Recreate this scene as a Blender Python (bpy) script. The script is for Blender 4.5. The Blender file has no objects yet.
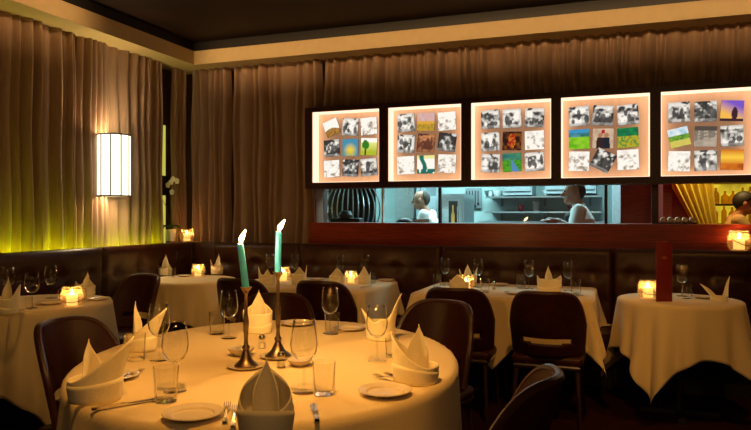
import bpy, bmesh, math, random
from math import sin, cos, pi, sqrt, atan2, exp, radians
from mathutils import Vector, Matrix

sc = bpy.context.scene
COL = sc.collection
random.seed(7)

# ------------------------------------------------------------------ camera, world, lights, exposure
YAW = radians(20.1)
CH = 1.30
FPX = 667.0
cam_d = bpy.data.cameras.new('camera')
cam = bpy.data.objects.new('camera', cam_d)
COL.objects.link(cam)
cam.location = (0, 0, CH)
cam.rotation_euler = (pi / 2, 0, YAW)
cam_d.sensor_width = 36.0
cam_d.lens = FPX / 751 * 36.0
cam_d.clip_start = 0.05
sc.camera = cam

sc.view_settings.view_transform = 'Standard'
sc.view_settings.look = 'None'
sc.view_settings.gamma = 1.0
sc.view_settings.use_curve_mapping = False
sc.view_settings.exposure = 0.0
sc.cycles.use_denoising = True
sc.cycles.max_bounces = 10
sc.cycles.transparent_max_bounces = 32
sc.cycles.caustics_reflective = False
sc.cycles.caustics_refractive = False
sc.cycles.sample_clamp_indirect = 3.0

w = bpy.data.worlds.new('world')
sc.world = w
w.use_nodes = True
w.node_tree.nodes['Background'].inputs[0].default_value = (1.0, 0.55, 0.25, 1)
w.node_tree.nodes['Background'].inputs[1].default_value = 0.004

def spot(name, loc, target, power, color, angle=60, blend=0.6, radius=0.06):
    d = bpy.data.lights.new(name, 'SPOT')
    d.energy = power; d.color = color; d.spot_size = radians(angle); d.spot_blend = blend
    d.shadow_soft_size = radius
    o = bpy.data.objects.new(name, d); COL.objects.link(o)
    o.location = loc
    o.rotation_euler = (Vector(target) - Vector(loc)).to_track_quat('-Z', 'Y').to_euler()
    return o

def area(name, loc, target, power, color, sx, sy, spread=180):
    d = bpy.data.lights.new(name, 'AREA')
    d.energy = power; d.color = color; d.shape = 'RECTANGLE'; d.size = sx; d.size_y = sy
    d.spread = radians(spread)
    o = bpy.data.objects.new(name, d); COL.objects.link(o)
    o.location = loc
    o.rotation_euler = (Vector(target) - Vector(loc)).to_track_quat('-Z', 'Y').to_euler()
    return o

WARM = (1.0, 0.43, 0.08)
AMB = (1.0, 0.42, 0.07)
# recessed ceiling spots of the dining room
spot('ceiling_spot_oval_table', (-0.65, 1.15, 3.0), (-1.2, 2.25, 0.75), 215, AMB, 46, 0.8, 0.05)
spot('ceiling_spot_left_table', (-2.9, 2.2, 3.0), (-3.3, 3.1, 0.6), 44, WARM, 50, 0.9)
spot('ceiling_spot_corner_table', (-2.9, 3.7, 3.0), (-3.45, 4.8, 0.6), 40, WARM, 42, 0.9)
spot('ceiling_spot_bench_table', (-1.6, 3.0, 3.0), (-2.2, 4.7, 0.65), 50, WARM, 50, 0.9)
spot('ceiling_spot_long_table', (-0.2, 2.6, 3.0), (-0.7, 4.6, 0.6), 84, WARM, 50, 0.9)
spot('ceiling_spot_menu_table', (0.9, 3.0, 3.0), (0.4, 4.75, 0.5), 72, WARM, 46, 0.9)
# general glow of the dining room behind the camera
area('dining_room_glow', (0.8, -1.2, 2.6), (-1.5, 4.5, 2.0), 17, (1.0, 0.55, 0.22), 2.5, 1.2)
area('soffit_fill', (-0.6, 4.35, 2.99), (-0.6, 5.63, 2.87), 5.5, (1.0, 0.60, 0.26), 6.6, .05, 28)  # unseen strip added to brighten the back soffit fascia
area('soffit_fill_left', (-2.75, 2.6, 2.99), (-3.99, 2.6, 2.87), 2.6, (1.0, 0.60, 0.26), 3.2, .05, 28)  # same added fill for the left fascia
# strip of yellow-green lights in the slot behind the left banquette
for k in range(4):
    area('bench_uplight', (-4.165, 1.9 + k * 1.0, 0.93), (-4.265, 1.9 + k * 1.0, 1.08), 2.6, (0.66, 0.85, 0.0), 0.99, 0.03, 110)
# kitchen fluorescents
area('kitchen_ceiling_light', (-1.4, 7.6, 2.65), (-1.4, 7.6, 0), 170, (0.55, 0.95, 1.0), 3.2, 0.8)
area('bar_fill_light', (0.8, 6.65, 2.7), (0.8, 7.0, 0), 45, (1.0, 0.66, 0.2), 0.8, 0.5)  # unseen fill added to brighten the yellow curtain at the bar

# ------------------------------------------------------------------ projection helpers (points on real planes of the room)
CA, SA = cos(YAW), sin(YAW)
def ray(px, py):
    dx = (px - 375.5) / FPX
    return dx * CA - SA, dx * SA + CA, (215.0 - py) / FPX
TZ = 0.7525                                        # top of the table cloths
def on_table(px, py, z=TZ):
    a, b, c = ray(px, py); t = (z - CH) / c
    return Vector((a * t, b * t, z))
def on_back(px, py, v):
    a, b, c = ray(px, py); t = v / b
    return Vector((a * t, v, CH + c * t))
def on_left(px, py, u):
    a, b, c = ray(px, py); t = u / a
    return Vector((u, b * t, CH + c * t))

# ------------------------------------------------------------------ materials
MATS = {}
def mat(name, base, rough=0.5, metal=0.0, var=0.12, scale=40.0, bump=0.0, spec=0.5, emit=None, estr=0.0, sheen=0.0, stretch=None, sss=0.0):
    m = bpy.data.materials.new(name); m.use_nodes = True
    nt = m.node_tree; N = nt.nodes; L = nt.links
    b = N['Principled BSDF']
    b.inputs['Roughness'].default_value = rough
    b.inputs['Metallic'].default_value = metal
    b.inputs['Specular IOR Level'].default_value = spec
    tc = N.new('ShaderNodeTexCoord'); mp = N.new('ShaderNodeMapping')
    if stretch: mp.inputs['Scale'].default_value = stretch
    nz = N.new('ShaderNodeTexNoise'); nz.inputs['Scale'].default_value = scale; nz.inputs['Detail'].default_value = 4
    L.new(tc.outputs['Object'], mp.inputs['Vector']); L.new(mp.outputs['Vector'], nz.inputs['Vector'])
    rp = N.new('ShaderNodeValToRGB')
    rp.color_ramp.elements[0].position = 0.3; rp.color_ramp.elements[1].position = 0.7
    lo = [max(0, c * (1 - var)) for c in base]; hi = [min(1, c * (1 + var)) for c in base]
    rp.color_ramp.elements[0].color = (*lo, 1); rp.color_ramp.elements[1].color = (*hi, 1)
    L.new(nz.outputs['Fac'], rp.inputs['Fac']); L.new(rp.outputs['Color'], b.inputs['Base Color'])
    if bump:
        bp = N.new('ShaderNodeBump'); bp.inputs['Strength'].default_value = bump; bp.inputs['Distance'].default_value = 0.01
        L.new(nz.outputs['Fac'], bp.inputs['Height']); L.new(bp.outputs['Normal'], b.inputs['Normal'])
    if emit:
        b.inputs['Emission Color'].default_value = (*emit, 1); b.inputs['Emission Strength'].default_value = estr
    if sheen: b.inputs['Sheen Weight'].default_value = sheen
    if sss:
        b.inputs['Subsurface Weight'].default_value = sss
        b.inputs['Subsurface Radius'].default_value = (0.02, 0.01, 0.004)
        b.inputs['Subsurface Scale'].default_value = 1.0
    MATS[name] = m
    return m

def glass_mat(name, tint=(0.98, 0.98, 0.97), refl=1.0, edge=0.55, ior=1.6, rgh=0.06, haze=0.0):
    m = bpy.data.materials.new(name); m.use_nodes = True
    nt = m.node_tree; N = nt.nodes; L = nt.links
    for n in list(N): N.remove(n)
    out = N.new('ShaderNodeOutputMaterial'); mx = N.new('ShaderNodeMixShader')
    tr = N.new('ShaderNodeBsdfTransparent'); gl = N.new('ShaderNodeBsdfGlossy'); fr = N.new('ShaderNodeFresnel')
    nz = N.new('ShaderNodeTexNoise'); nz.inputs['Scale'].default_value = 9
    rp = N.new('ShaderNodeValToRGB')
    rp.color_ramp.elements[0].color = (*[c * 0.97 for c in tint], 1); rp.color_ramp.elements[1].color = (*tint, 1)
    L.new(nz.outputs['Fac'], rp.inputs['Fac']); L.new(rp.outputs['Color'], tr.inputs['Color'])
    gl.inputs['Roughness'].default_value = rgh
    gl.inputs['Color'].default_value = (refl, refl, refl, 1)
    fr.inputs['IOR'].default_value = ior
    ge = N.new('ShaderNodeNewGeometry'); m1 = N.new('ShaderNodeMath'); m1.operation = 'SUBTRACT'; m1.inputs[0].default_value = 1.0
    L.new(ge.outputs['Backfacing'], m1.inputs[1])
    m2 = N.new('ShaderNodeMath'); m2.operation = 'MULTIPLY'; L.new(m1.outputs[0], m2.inputs[0]); L.new(fr.outputs['Fac'], m2.inputs[1])
    m3 = N.new('ShaderNodeMath'); m3.operation = 'MULTIPLY'; m3.inputs[1].default_value = 0.85; L.new(m2.outputs[0], m3.inputs[0])
    L.new(m3.outputs[0], mx.inputs['Fac']); L.new(tr.outputs['BSDF'], mx.inputs[1]); L.new(gl.outputs['BSDF'], mx.inputs[2])
    lw = N.new('ShaderNodeLayerWeight'); lw.inputs['Blend'].default_value = 0.5
    er = N.new('ShaderNodeValToRGB'); er.color_ramp.elements[0].position = edge; er.color_ramp.elements[1].position = min(1.0, edge + .25)
    L.new(lw.outputs['Facing'], er.inputs['Fac'])
    gb = N.new('ShaderNodeBsdfGlass'); gb.inputs['IOR'].default_value = 1.45; gb.inputs['Roughness'].default_value = 0.0
    gb.inputs['Color'].default_value = (*tint, 1)
    m4 = N.new('ShaderNodeMixShader')
    L.new(er.outputs['Color'], m4.inputs['Fac']); L.new(mx.outputs['Shader'], m4.inputs[1]); L.new(gb.outputs['BSDF'], m4.inputs[2])
    last = m4
    if haze:
        tl = N.new('ShaderNodeBsdfTranslucent'); tl.inputs['Color'].default_value = (0.95, 0.75, 0.45, 1)
        m5 = N.new('ShaderNodeMixShader'); m5.inputs['Fac'].default_value = haze
        L.new(m4.outputs['Shader'], m5.inputs[1]); L.new(tl.outputs['BSDF'], m5.inputs[2]); last = m5
    L.new(last.outputs['Shader'], out.inputs['Surface'])
    MATS[name] = m
    return m

def emit_mat(name, color, strength, var=0.0, scale=6.0, stretch=None):
    m = bpy.data.materials.new(name); m.use_nodes = True
    nt = m.node_tree; N = nt.nodes; L = nt.links
    for n in list(N): N.remove(n)
    out = N.new('ShaderNodeOutputMaterial'); em = N.new('ShaderNodeEmission'); em.inputs['Strength'].default_value = strength
    tc = N.new('ShaderNodeTexCoord'); mp = N.new('ShaderNodeMapping')
    if stretch: mp.inputs['Scale'].default_value = stretch
    nz = N.new('ShaderNodeTexNoise'); nz.inputs['Scale'].default_value = scale; nz.inputs['Detail'].default_value = 3
    rp = N.new('ShaderNodeValToRGB')
    rp.color_ramp.elements[0].position = 0.3; rp.color_ramp.elements[1].position = 0.7
    rp.color_ramp.elements[0].color = (*[c * (1 - var) for c in color], 1); rp.color_ramp.elements[1].color = (*color, 1)
    L.new(tc.outputs['Object'], mp.inputs['Vector']); L.new(mp.outputs['Vector'], nz.inputs['Vector'])
    L.new(nz.outputs['Fac'], rp.inputs['Fac']); L.new(rp.outputs['Color'], em.inputs['Color']); L.new(em.outputs['Emission'], out.inputs['Surface'])
    MATS[name] = m
    return m

def photo_mat(name, strength):
    m = bpy.data.materials.new(name); m.use_nodes = True
    nt = m.node_tree; N = nt.nodes; L = nt.links
    for n in list(N): N.remove(n)
    out = N.new('ShaderNodeOutputMaterial'); em = N.new('ShaderNodeEmission'); em.inputs['Strength'].default_value = strength
    at = N.new('ShaderNodeAttribute'); at.attribute_name = 'picture'
    L.new(at.outputs['Color'], em.inputs['Color']); L.new(em.outputs['Emission'], out.inputs['Surface'])
    return m

M_linen = mat('white_linen', (0.80, 0.67, 0.42), 0.85, var=0.05, scale=260, bump=0.12, spec=0.15, sheen=0.2)
M_napkin = mat('napkin_linen', (0.95, 0.88, 0.64), 0.85, var=0.05, scale=240, bump=0.12, spec=0.15, sheen=0.2)
M_leather = mat('dark_brown_leather', (0.046, 0.013, 0.005), 0.36, var=0.25, scale=30, bump=0.12, spec=0.38)
M_leather_chair = mat('chair_leather', (0.040, 0.008, 0.003), 0.45, var=0.25, scale=26, bump=0.12, spec=0.25)
M_piping = mat('chair_piping', (0.06, 0.022, 0.012), 0.3, var=0.15, spec=0.6)
M_chrome = mat('brushed_metal', (0.75, 0.70, 0.62), 0.25, 1.0, var=0.08)
M_silver = mat('silver_cutlery', (0.80, 0.74, 0.64), 0.18, 1.0, var=0.05)
M_pewter = mat('bronze_pewter', (0.26, 0.19, 0.14), 0.36, 1.0, var=0.2, scale=60)
M_darkwood = mat('dark_wood_leg', (0.035, 0.014, 0.008), 0.4, var=0.3, scale=20, stretch=(6, 6, 1))
M_wood = mat('mahogany', (0.30, 0.030, 0.012), 0.30, var=0.35, scale=7, stretch=(1, 6, 14), bump=0.05)
M_frame = mat('dark_red_frame', (0.042, 0.009, 0.006), 0.4, var=0.3, scale=8, stretch=(1, 8, 8))
M_drape = mat('taupe_drape', (0.36, 0.23, 0.15), 0.75, var=0.12, scale=60, stretch=(1, 1, 0.08), spec=0.25, sheen=0.25)
M_drape_yellow = mat('yellow_drape', (0.72, 0.62, 0.10), 0.7, var=0.1, scale=60, stretch=(1, 1, 0.1), spec=0.2)
M_soffit = mat('beige_paint', (0.60, 0.44, 0.22), 0.6, var=0.04, scale=14)
M_ceiling = mat('brown_ceiling', (0.018, 0.006, 0.004), 0.6, var=0.15, scale=3, spec=0.2)
M_black = mat('black_paint', (0.012, 0.009, 0.008), 0.5, var=0.2)
M_carpet = mat('dark_red_carpet', (0.030, 0.008, 0.006), 0.95, var=0.4, scale=220, bump=0.4, spec=0.05)
M_brownwall = mat('brown_wall', (0.10, 0.05, 0.025), 0.7, var=0.12, scale=6)
M_glass = glass_mat('clear_glass')
M_pane = glass_mat('window_glass', (0.96, 0.98, 0.98), 1.0, 0.75, 1.35, 0.015)
M_jar = glass_mat('frosted_lantern_glass', (0.98, 0.95, 0.88), 1.0, 0.6, 1.5, 0.06, 0.22)
M_china = mat('white_china', (0.74, 0.66, 0.54), 0.18, var=0.03, spec=0.6)
M_teal_wax = mat('teal_wax', (0.07, 0.46, 0.95), 0.4, var=0.08, scale=30, sss=0.6)
M_wax_glow = mat('ivory_wax_added_glow', (0.9, 0.72, 0.38), 0.5, var=0.05, emit=(1.0, 0.50, 0.13), estr=2.2)  # emission paints in the flame's glow through the wax
M_wick = mat('wick', (0.02, 0.015, 0.01), 0.9)
M_flame = emit_mat('flame', (1.0, 0.52, 0.14), 1600)
M_flame_jar = emit_mat('flame_in_jar', (1.0, 0.50, 0.13), 420)
M_menu = mat('dark_red_cover', (0.16, 0.010, 0.012), 0.5, var=0.12, scale=80, bump=0.1)
M_gold = mat('gold_print', (0.55, 0.30, 0.12), 0.4, 0.4)
M_paper = mat('cream_paper', (0.80, 0.70, 0.50), 0.7, var=0.04)
M_shade = emit_mat('lit_pleated_shade', (1.0, 0.88, 0.64), 2.6, var=0.25, scale=14, stretch=(1, 1, 0.15))
M_shaderib = mat('dark_shade_rib', (0.05, 0.03, 0.02), 0.5)
M_boxpanel = mat('backlit_panel', (0.88, 0.62, 0.42), 0.7, var=0.10, scale=3, stretch=(8, 1, 0.6), emit=(1.0, 0.50, 0.28), estr=0.22)
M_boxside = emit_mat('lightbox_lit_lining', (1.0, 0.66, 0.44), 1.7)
M_photo = photo_mat('backlit_photo', 1.0)
M_pot = mat('white_ceramic_pot', (0.88, 0.80, 0.66), 0.4)
M_leaf = mat('orchid_leaf', (0.03, 0.08, 0.02), 0.45, var=0.3)
M_stem = mat('orchid_stem', (0.06, 0.08, 0.03), 0.6)
M_petal = mat('orchid_petal', (0.95, 0.84, 0.78), 0.6, var=0.08)
M_steel = mat('brushed_steel', (0.55, 0.62, 0.64), 0.32, 0.9, var=0.12, scale=8, stretch=(1, 1, 12))
M_kwall = mat('kitchen_tile', (0.62, 0.78, 0.76), 0.35, var=0.05, scale=5)
M_kwhite = mat('kitchen_white', (0.80, 0.84, 0.80), 0.4, var=0.04)
M_kgrey = mat('kitchen_grey', (0.32, 0.38, 0.40), 0.45, var=0.1)
M_redrub = mat('red_enamel', (0.50, 0.02, 0.03), 0.4)
M_skin = mat('skin', (0.46, 0.22, 0.13), 0.55, var=0.08, sss=0.1)
M_hair_grey = mat('short_grey_hair', (0.06, 0.045, 0.035), 0.8, var=0.3, scale=200)
M_hair_dark = mat('black_hair', (0.012, 0.010, 0.010), 0.6, var=0.3, scale=200)
M_shirt = mat('white_shirt', (0.80, 0.80, 0.76), 0.8, var=0.04, bump=0.05)
M_tan_shirt = mat('tan_shirt', (0.42, 0.26, 0.11), 0.8, var=0.06)
M_vest = mat('black_cloth', (0.02, 0.02, 0.025), 0.8)
M_navy = mat('navy_cloth', (0.02, 0.05, 0.13), 0.8)
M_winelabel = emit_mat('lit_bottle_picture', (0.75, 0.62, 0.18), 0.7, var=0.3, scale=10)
M_barlight = emit_mat('yellow_backlit_bar', (1.0, 0.70, 0.04), 0.85, var=0.55, scale=7)
M_windowlit = emit_mat('yellow_lit_window', (0.80, 0.72, 0.12), 0.75, var=0.25, scale=5, stretch=(1, 1, 0.1))
M_bottle = glass_mat('amber_bottle_glass', (0.75, 0.50, 0.10))
M_salt = mat('salt_grains', (0.8, 0.76, 0.66), 0.8)

# ------------------------------------------------------------------ mesh helpers
class MB:
    def __init__(s): s.v = []; s.f = []
    def box(s, c, d, rot=None, taper=1.0):
        b = len(s.v)
        for z in (-.5, .5):
            k = taper if z > 0 else 1.0
            for x, y in ((-.5, -.5), (.5, -.5), (.5, .5), (-.5, .5)):
                p = Vector((x * d[0] * k, y * d[1] * k, z * d[2]))
                if rot is not None: p = rot @ p
                s.v.append(p + Vector(c))
        for q in ((0, 3, 2, 1), (4, 5, 6, 7), (0, 1, 5, 4), (1, 2, 6, 5), (2, 3, 7, 6), (3, 0, 4, 7)):
            s.f.append([b + i for i in q])
        return s
    def bx(s, x0, x1, y0, y1, z0, z1):
        return s.box(((x0 + x1) / 2, (y0 + y1) / 2, (z0 + z1) / 2), (abs(x1 - x0), abs(y1 - y0), abs(z1 - z0)))
    def lathe(s, prof, n=24, c=(0, 0, 0), rot=None, sx=1.0, sy=1.0):
        b = len(s.v); c = Vector(c)
        for r, z in prof:
            for k in range(n):
                a = 2 * pi * k / n
                p = Vector((r * cos(a) * sx, r * sin(a) * sy, z))
                if rot is not None: p = rot @ p
                s.v.append(p + c)
        m = len(prof)
        for i in range(m - 1):
            for k in range(n):
                k2 = (k + 1) % n
                s.f.append([b + i * n + k, b + i * n + k2, b + (i + 1) * n + k2, b + (i + 1) * n + k])
        if prof[0][0] > 1e-6: s.f.append([b + k for k in range(n)][::-1]) if prof[0][0] < 0 else None
        return s
    def cap(s, r, z, n=24, c=(0, 0, 0)):
        b = len(s.v)
        for k in range(n):
            a = 2 * pi * k / n; s.v.append(Vector(c) + Vector((r * cos(a), r * sin(a), z)))
        s.f.append([b + k for k in range(n)])
        return s
    def tube(s, pts, r, n=8, closed=False):
        pts = [Vector(p) for p in pts]; m = len(pts)
        rs = r if isinstance(r, (list, tuple)) else [r] * m
        b = len(s.v); up = None
        for i, p in enumerate(pts):
            if closed: t = pts[(i + 1) % m] - pts[i - 1]
            else: t = pts[min(i + 1, m - 1)] - pts[max(i - 1, 0)]
            if t.length < 1e-9: t = Vector((0, 0, 1))
            t.normalize()
            if up is None:
                up = Vector((0, 0, 1)) if abs(t.z) < .9 else Vector((1, 0, 0))
            x = up - t * up.dot(t)
            if x.length < 1e-6: x = t.orthogonal()
            x.normalize(); y = t.cross(x); up = x
            for k in range(n):
                a = 2 * pi * k / n
                s.v.append(p + (x * cos(a) + y * sin(a)) * rs[i])
        for i in range(m if closed else m - 1):
            j = (i + 1) % m
            for k in range(n):
                k2 = (k + 1) % n
                s.f.append([b + i * n + k, b + i * n + k2, b + j * n + k2, b + j * n + k])
        if not closed:
            s.f.append([b + k for k in range(n)][::-1]); s.f.append([b + (m - 1) * n + k for k in range(n)])
        return s
    def grid(s, fn, nu, nv, skip=None, wrap=False):
        b = len(s.v)
        for j in range(nv + 1):
            for i in range(nu + (0 if wrap else 1)):
                s.v.append(Vector(fn(i / nu, j / nv)))
        st = nu + (0 if wrap else 1)
        for j in range(nv):
            for i in range(nu):
                if skip and skip((i + .5) / nu, (j + .5) / nv): continue
                i2 = (i + 1) % st if wrap else i + 1
                s.f.append([b + j * st + i, b + j * st + i2, b + (j + 1) * st + i2, b + (j + 1) * st + i])
        return s
    def ball(s, c, r, n=12, m=8, sc3=(1, 1, 1)):
        prof = [(max(1e-5, r * sin(pi * i / m)), -r * cos(pi * i / m)) for i in range(m + 1)]
        b = len(s.v); s.lathe(prof, n)
        for i in range(b, len(s.v)):
            p = s.v[i]; s.v[i] = Vector((p.x * sc3[0] + c[0], p.y * sc3[1] + c[1], p.z * sc3[2] + c[2]))
        return s
    def mesh(s, name, m, smooth=False, sharp=40):
        me = bpy.data.meshes.new(name)
        me.from_pydata([tuple(p) for p in s.v], [], s.f)
        bm = bmesh.new(); bm.from_mesh(me)
        bmesh.ops.remove_doubles(bm, verts=bm.verts, dist=1e-6)
        bmesh.ops.recalc_face_normals(bm, faces=bm.faces)
        bm.to_mesh(me); bm.free()
        me.materials.append(m)
        if smooth:
            me.polygons.foreach_set('use_smooth', [True] * len(me.polygons))
            try: me.set_sharp_from_angle(angle=radians(sharp))
            except Exception: pass
        return me
    def build(s, name, m, parent=None, smooth=False, loc=None, sharp=40, rot=None):
        o = bpy.data.objects.new(name, s.mesh(name, m, smooth, sharp)); COL.objects.link(o)
        if parent: o.parent = parent
        if loc is not None: o.location = loc
        if rot is not None: o.rotation_euler = rot
        return o

def bevel(o, wd=0.01, seg=3):
    md = o.modifiers.new('round', 'BEVEL'); md.width = wd; md.segments = seg; md.limit_method = 'ANGLE'
    o.data.polygons.foreach_set('use_smooth', [True] * len(o.data.polygons))
    return o
def solid(o, t, off=0.0):
    md = o.modifiers.new('thickness', 'SOLIDIFY'); md.thickness = t; md.offset = off
    return o
def subsurf(o, n=1):
    md = o.modifiers.new('smooth', 'SUBSURF'); md.levels = n; md.render_levels = n
    return o

def tag(o, label, cat, group=None):
    o['label'] = label; o['category'] = cat
    if group: o['group'] = group
    return o
def thing(name, label, cat, loc=(0, 0, 0), rz=0.0, group=None):
    o = bpy.data.objects.new(name, None); COL.objects.link(o)
    o.location = loc; o.rotation_euler = (0, 0, rz); o.empty_display_size = 0.1
    return tag(o, label, cat, group)
def struct(o): o['kind'] = 'structure'; return o
def dup(root, label, loc, rz=0.0, scale=None, group=None):
    def cp(o, parent):
        c = o.copy(); COL.objects.link(c)
        if parent: c.parent = parent
        for ch in [x for x in o.children]: cp(ch, c)
        return c
    r = cp(root, None)
    r.location = loc; r.rotation_euler = (0, 0, rz)
    if scale: r.scale = scale
    r['label'] = label
    if group: r['group'] = group
    return r
class Kind:
    """first use places the prototype, later uses copy it with its parts"""
    def __init__(s, make): s.make = make; s.p = None
    def put(s, label, loc, rz=0.0, scale=None, group=None):
        if s.p is None:
            s.p = s.make(label); s.p.location = loc; s.p.rotation_euler = (0, 0, rz)
            if scale: s.p.scale = scale
            if group: s.p['group'] = group
            return s.p
        return dup(s.p, label, loc, rz, scale, group)

# ------------------------------------------------------------------ room shell
LW, BW = -4.26, 5.90                                 # curtain planes
struct(MB().bx(-4.6, 3.2, -2.7, 9.4, -0.1, 0).build('floor', M_carpet))
struct(MB().bx(-4.6, 3.2, -2.7, 6.1, 3.03, 3.15).build('ceiling', M_ceiling))
struct(MB().bx(-4.55, -4.40, -2.7, 6.1, 0, 3.03).build('wall_left', M_brownwall))
wb = MB().bx(-4.40, -2.74, 6.0, 6.1, 0, 3.03).bx(-2.74, 3.2, 6.0, 6.1, 1.60, 3.03).bx(-2.74, 3.2, 6.0, 6.1, 0, 1.19)
struct(wb.build('wall_back', M_brownwall))
struct(MB().bx(3.1, 3.2, -2.7, 6.1, 0, 3.03).build('wall_right', M_brownwall))
struct(MB().bx(-4.4, 3.1, -2.7, -2.6, 0, 3.03).build('wall_front', M_brownwall))
SO = 0.27
so = MB()
so.v = [Vector(p) for p in (
    (LW + SO, -2.6, 2.80), (LW + SO, BW - SO, 2.80), (3.1, BW - SO, 2.80),
    (LW + SO, -2.6, 2.935), (LW + SO, BW - SO, 2.935), (3.1, BW - SO, 2.935),
    (-4.40, -2.6, 2.80), (-4.40, 6.0, 2.80), (3.1, 6.0, 2.80),
    (-4.40, -2.6, 2.935), (-4.40, 6.0, 2.935), (3.1, 6.0, 2.935))]
so.f = [[0, 1, 4, 3], [1, 2, 5, 4], [0, 6, 7, 1], [1, 7, 8, 2], [3, 4, 10, 9], [4, 5, 11, 10], [0, 3, 9, 6], [2, 8, 11, 5], [6, 9, 10, 7], [7, 10, 11, 8]]
struct(so.build('trim_1', M_soffit))
dk = MB().bx(-4.40, LW + SO - 0.03, -2.6, 6.0, 2.935, 3.03).bx(LW + SO - 0.03, 3.1, BW - SO + 0.03, 6.0, 2.935, 3.03)
struct(dk.build('trim_2', M_black))
# lit window slot in the corner of the left wall
struct(MB().bx(-4.395, -4.385, 5.48, 5.70, 0.95, 2.22).build('window_1', M_windowlit))

tag(bevel(MB().bx(-4.385, -4.345, 5.585, 5.69, 1.50, 1.70).build('dark_square_panel', M_black), .004), 'small dark square panel in the yellow lit corner slot above the orchid', 'plaque')  # unidentified dark square, modelled as a plain panel on the lit slot

# ------------------------------------------------------------------ curtains
def curtain(name, label, axis, a0, a1, plane, z0, z1, pitch, amp, seed, ruffle=True, group='long taupe curtains'):
    rnd = random.Random(seed)
    n = int(abs(a1 - a0) / pitch); ph = []; x = 0
    L = a1 - a0
    ws = [rnd.uniform(.45, 1.7) for _ in range(n)]; tot = sum(ws)
    edges = [0]
    for q in ws: edges.append(edges[-1] + q / tot)
    am = [rnd.uniform(.45, 1.3) for _ in range(n)]
    def prof(s):
        for k in range(n):
            if s <= edges[k + 1] + 1e-9:
                f = (s - edges[k]) / (edges[k + 1] - edges[k])
                q = max(0.0, sin(pi * f))
                return am[k] * (q ** 0.9)
        return 0
    def fn(i, j):
        s = i; z = z0 + (z1 - z0) * j
        wob = 0.012 * sin(7 * s * L + 3.1 * z) * (1 - j)
        d = amp * prof(s) * (1.0 - 0.25 * j) + wob * .5
        if ruffle and j > .985: d += 0.006
        al = a0 + L * s + 0.010 * sin(5 * z + 9 * s)
        return (plane + d, al, z) if axis == 'v' else (al, plane - d, z)
    o = MB().grid(fn, n * 10, 14).build(name, M_drape, smooth=True, sharp=180)
    return tag(o, label, 'curtain', group)
curtain('curtain', 'long pleated taupe curtain on the left wall, lit from below, left of the sconce', 'v', 1.2, 4.36, LW - 0.03, 0.03, 2.80, 0.078, 0.095, 3)
curtain('curtain', 'taupe curtain directly behind the glowing wall sconce', 'v', 4.39, 5.45, LW - 0.03, 0.03, 2.80, 0.075, 0.095, 4)
curtain('curtain', 'narrow taupe curtain in the corner beside the yellow lit slot', 'v', 5.66, 5.88, LW - 0.03, 0.03, 2.80, 0.07, 0.05, 5)
curtain('curtain', 'tightly pleated taupe curtain on the back wall behind the orchid corner', 'u', -4.20, -3.72, BW, 0.03, 2.80, 0.07, 0.10, 6)
curtain('curtain', 'taupe curtain panel between the corner pleats and the first light box', 'u', -3.69, -2.70, BW, 0.03, 2.80, 0.095, 0.10, 8)
curtain('curtain', 'wide gathered taupe curtain running above the row of light boxes', 'u', -2.69, 2.2, BW + 0.01, 2.10, 2.80, 0.085, 0.10, 9)

# ------------------------------------------------------------------ light boxes with photographs
FV = 5.62; PV = 5.735
BZ0, BZ1 = 1.545, 2.30
open_px = [(312, 379), (388, 461), (471, 551), (561, 650), (661, 757)]
opens = []
for a, b in open_px:
    opens.append((on_back(a, 150, FV).x, on_back(b, 150, FV).x))
OZ0, OZ1 = 1.60, 2.255
def hnoise(x, y, s):
    def h(i, j):
        v = sin(i * 127.1 + j * 311.7 + s * 74.7) * 43758.5453; return v - math.floor(v)
    i, j = math.floor(x), math.floor(y); fx, fy = x - i, y - j
    fx = fx * fx * (3 - 2 * fx); fy = fy * fy * (3 - 2 * fy)
    return (h(i, j) * (1 - fx) + h(i + 1, j) * fx) * (1 - fy) + (h(i, j + 1) * (1 - fx) + h(i + 1, j + 1) * fx) * fy
def mixc(a, b, t):
    t = max(0, min(1, t)); return tuple(a[k] * (1 - t) + b[k] * t for k in range(3))
WHT = (1.02, 0.95, 0.85); INK = (0.018, 0.015, 0.015)
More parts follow.
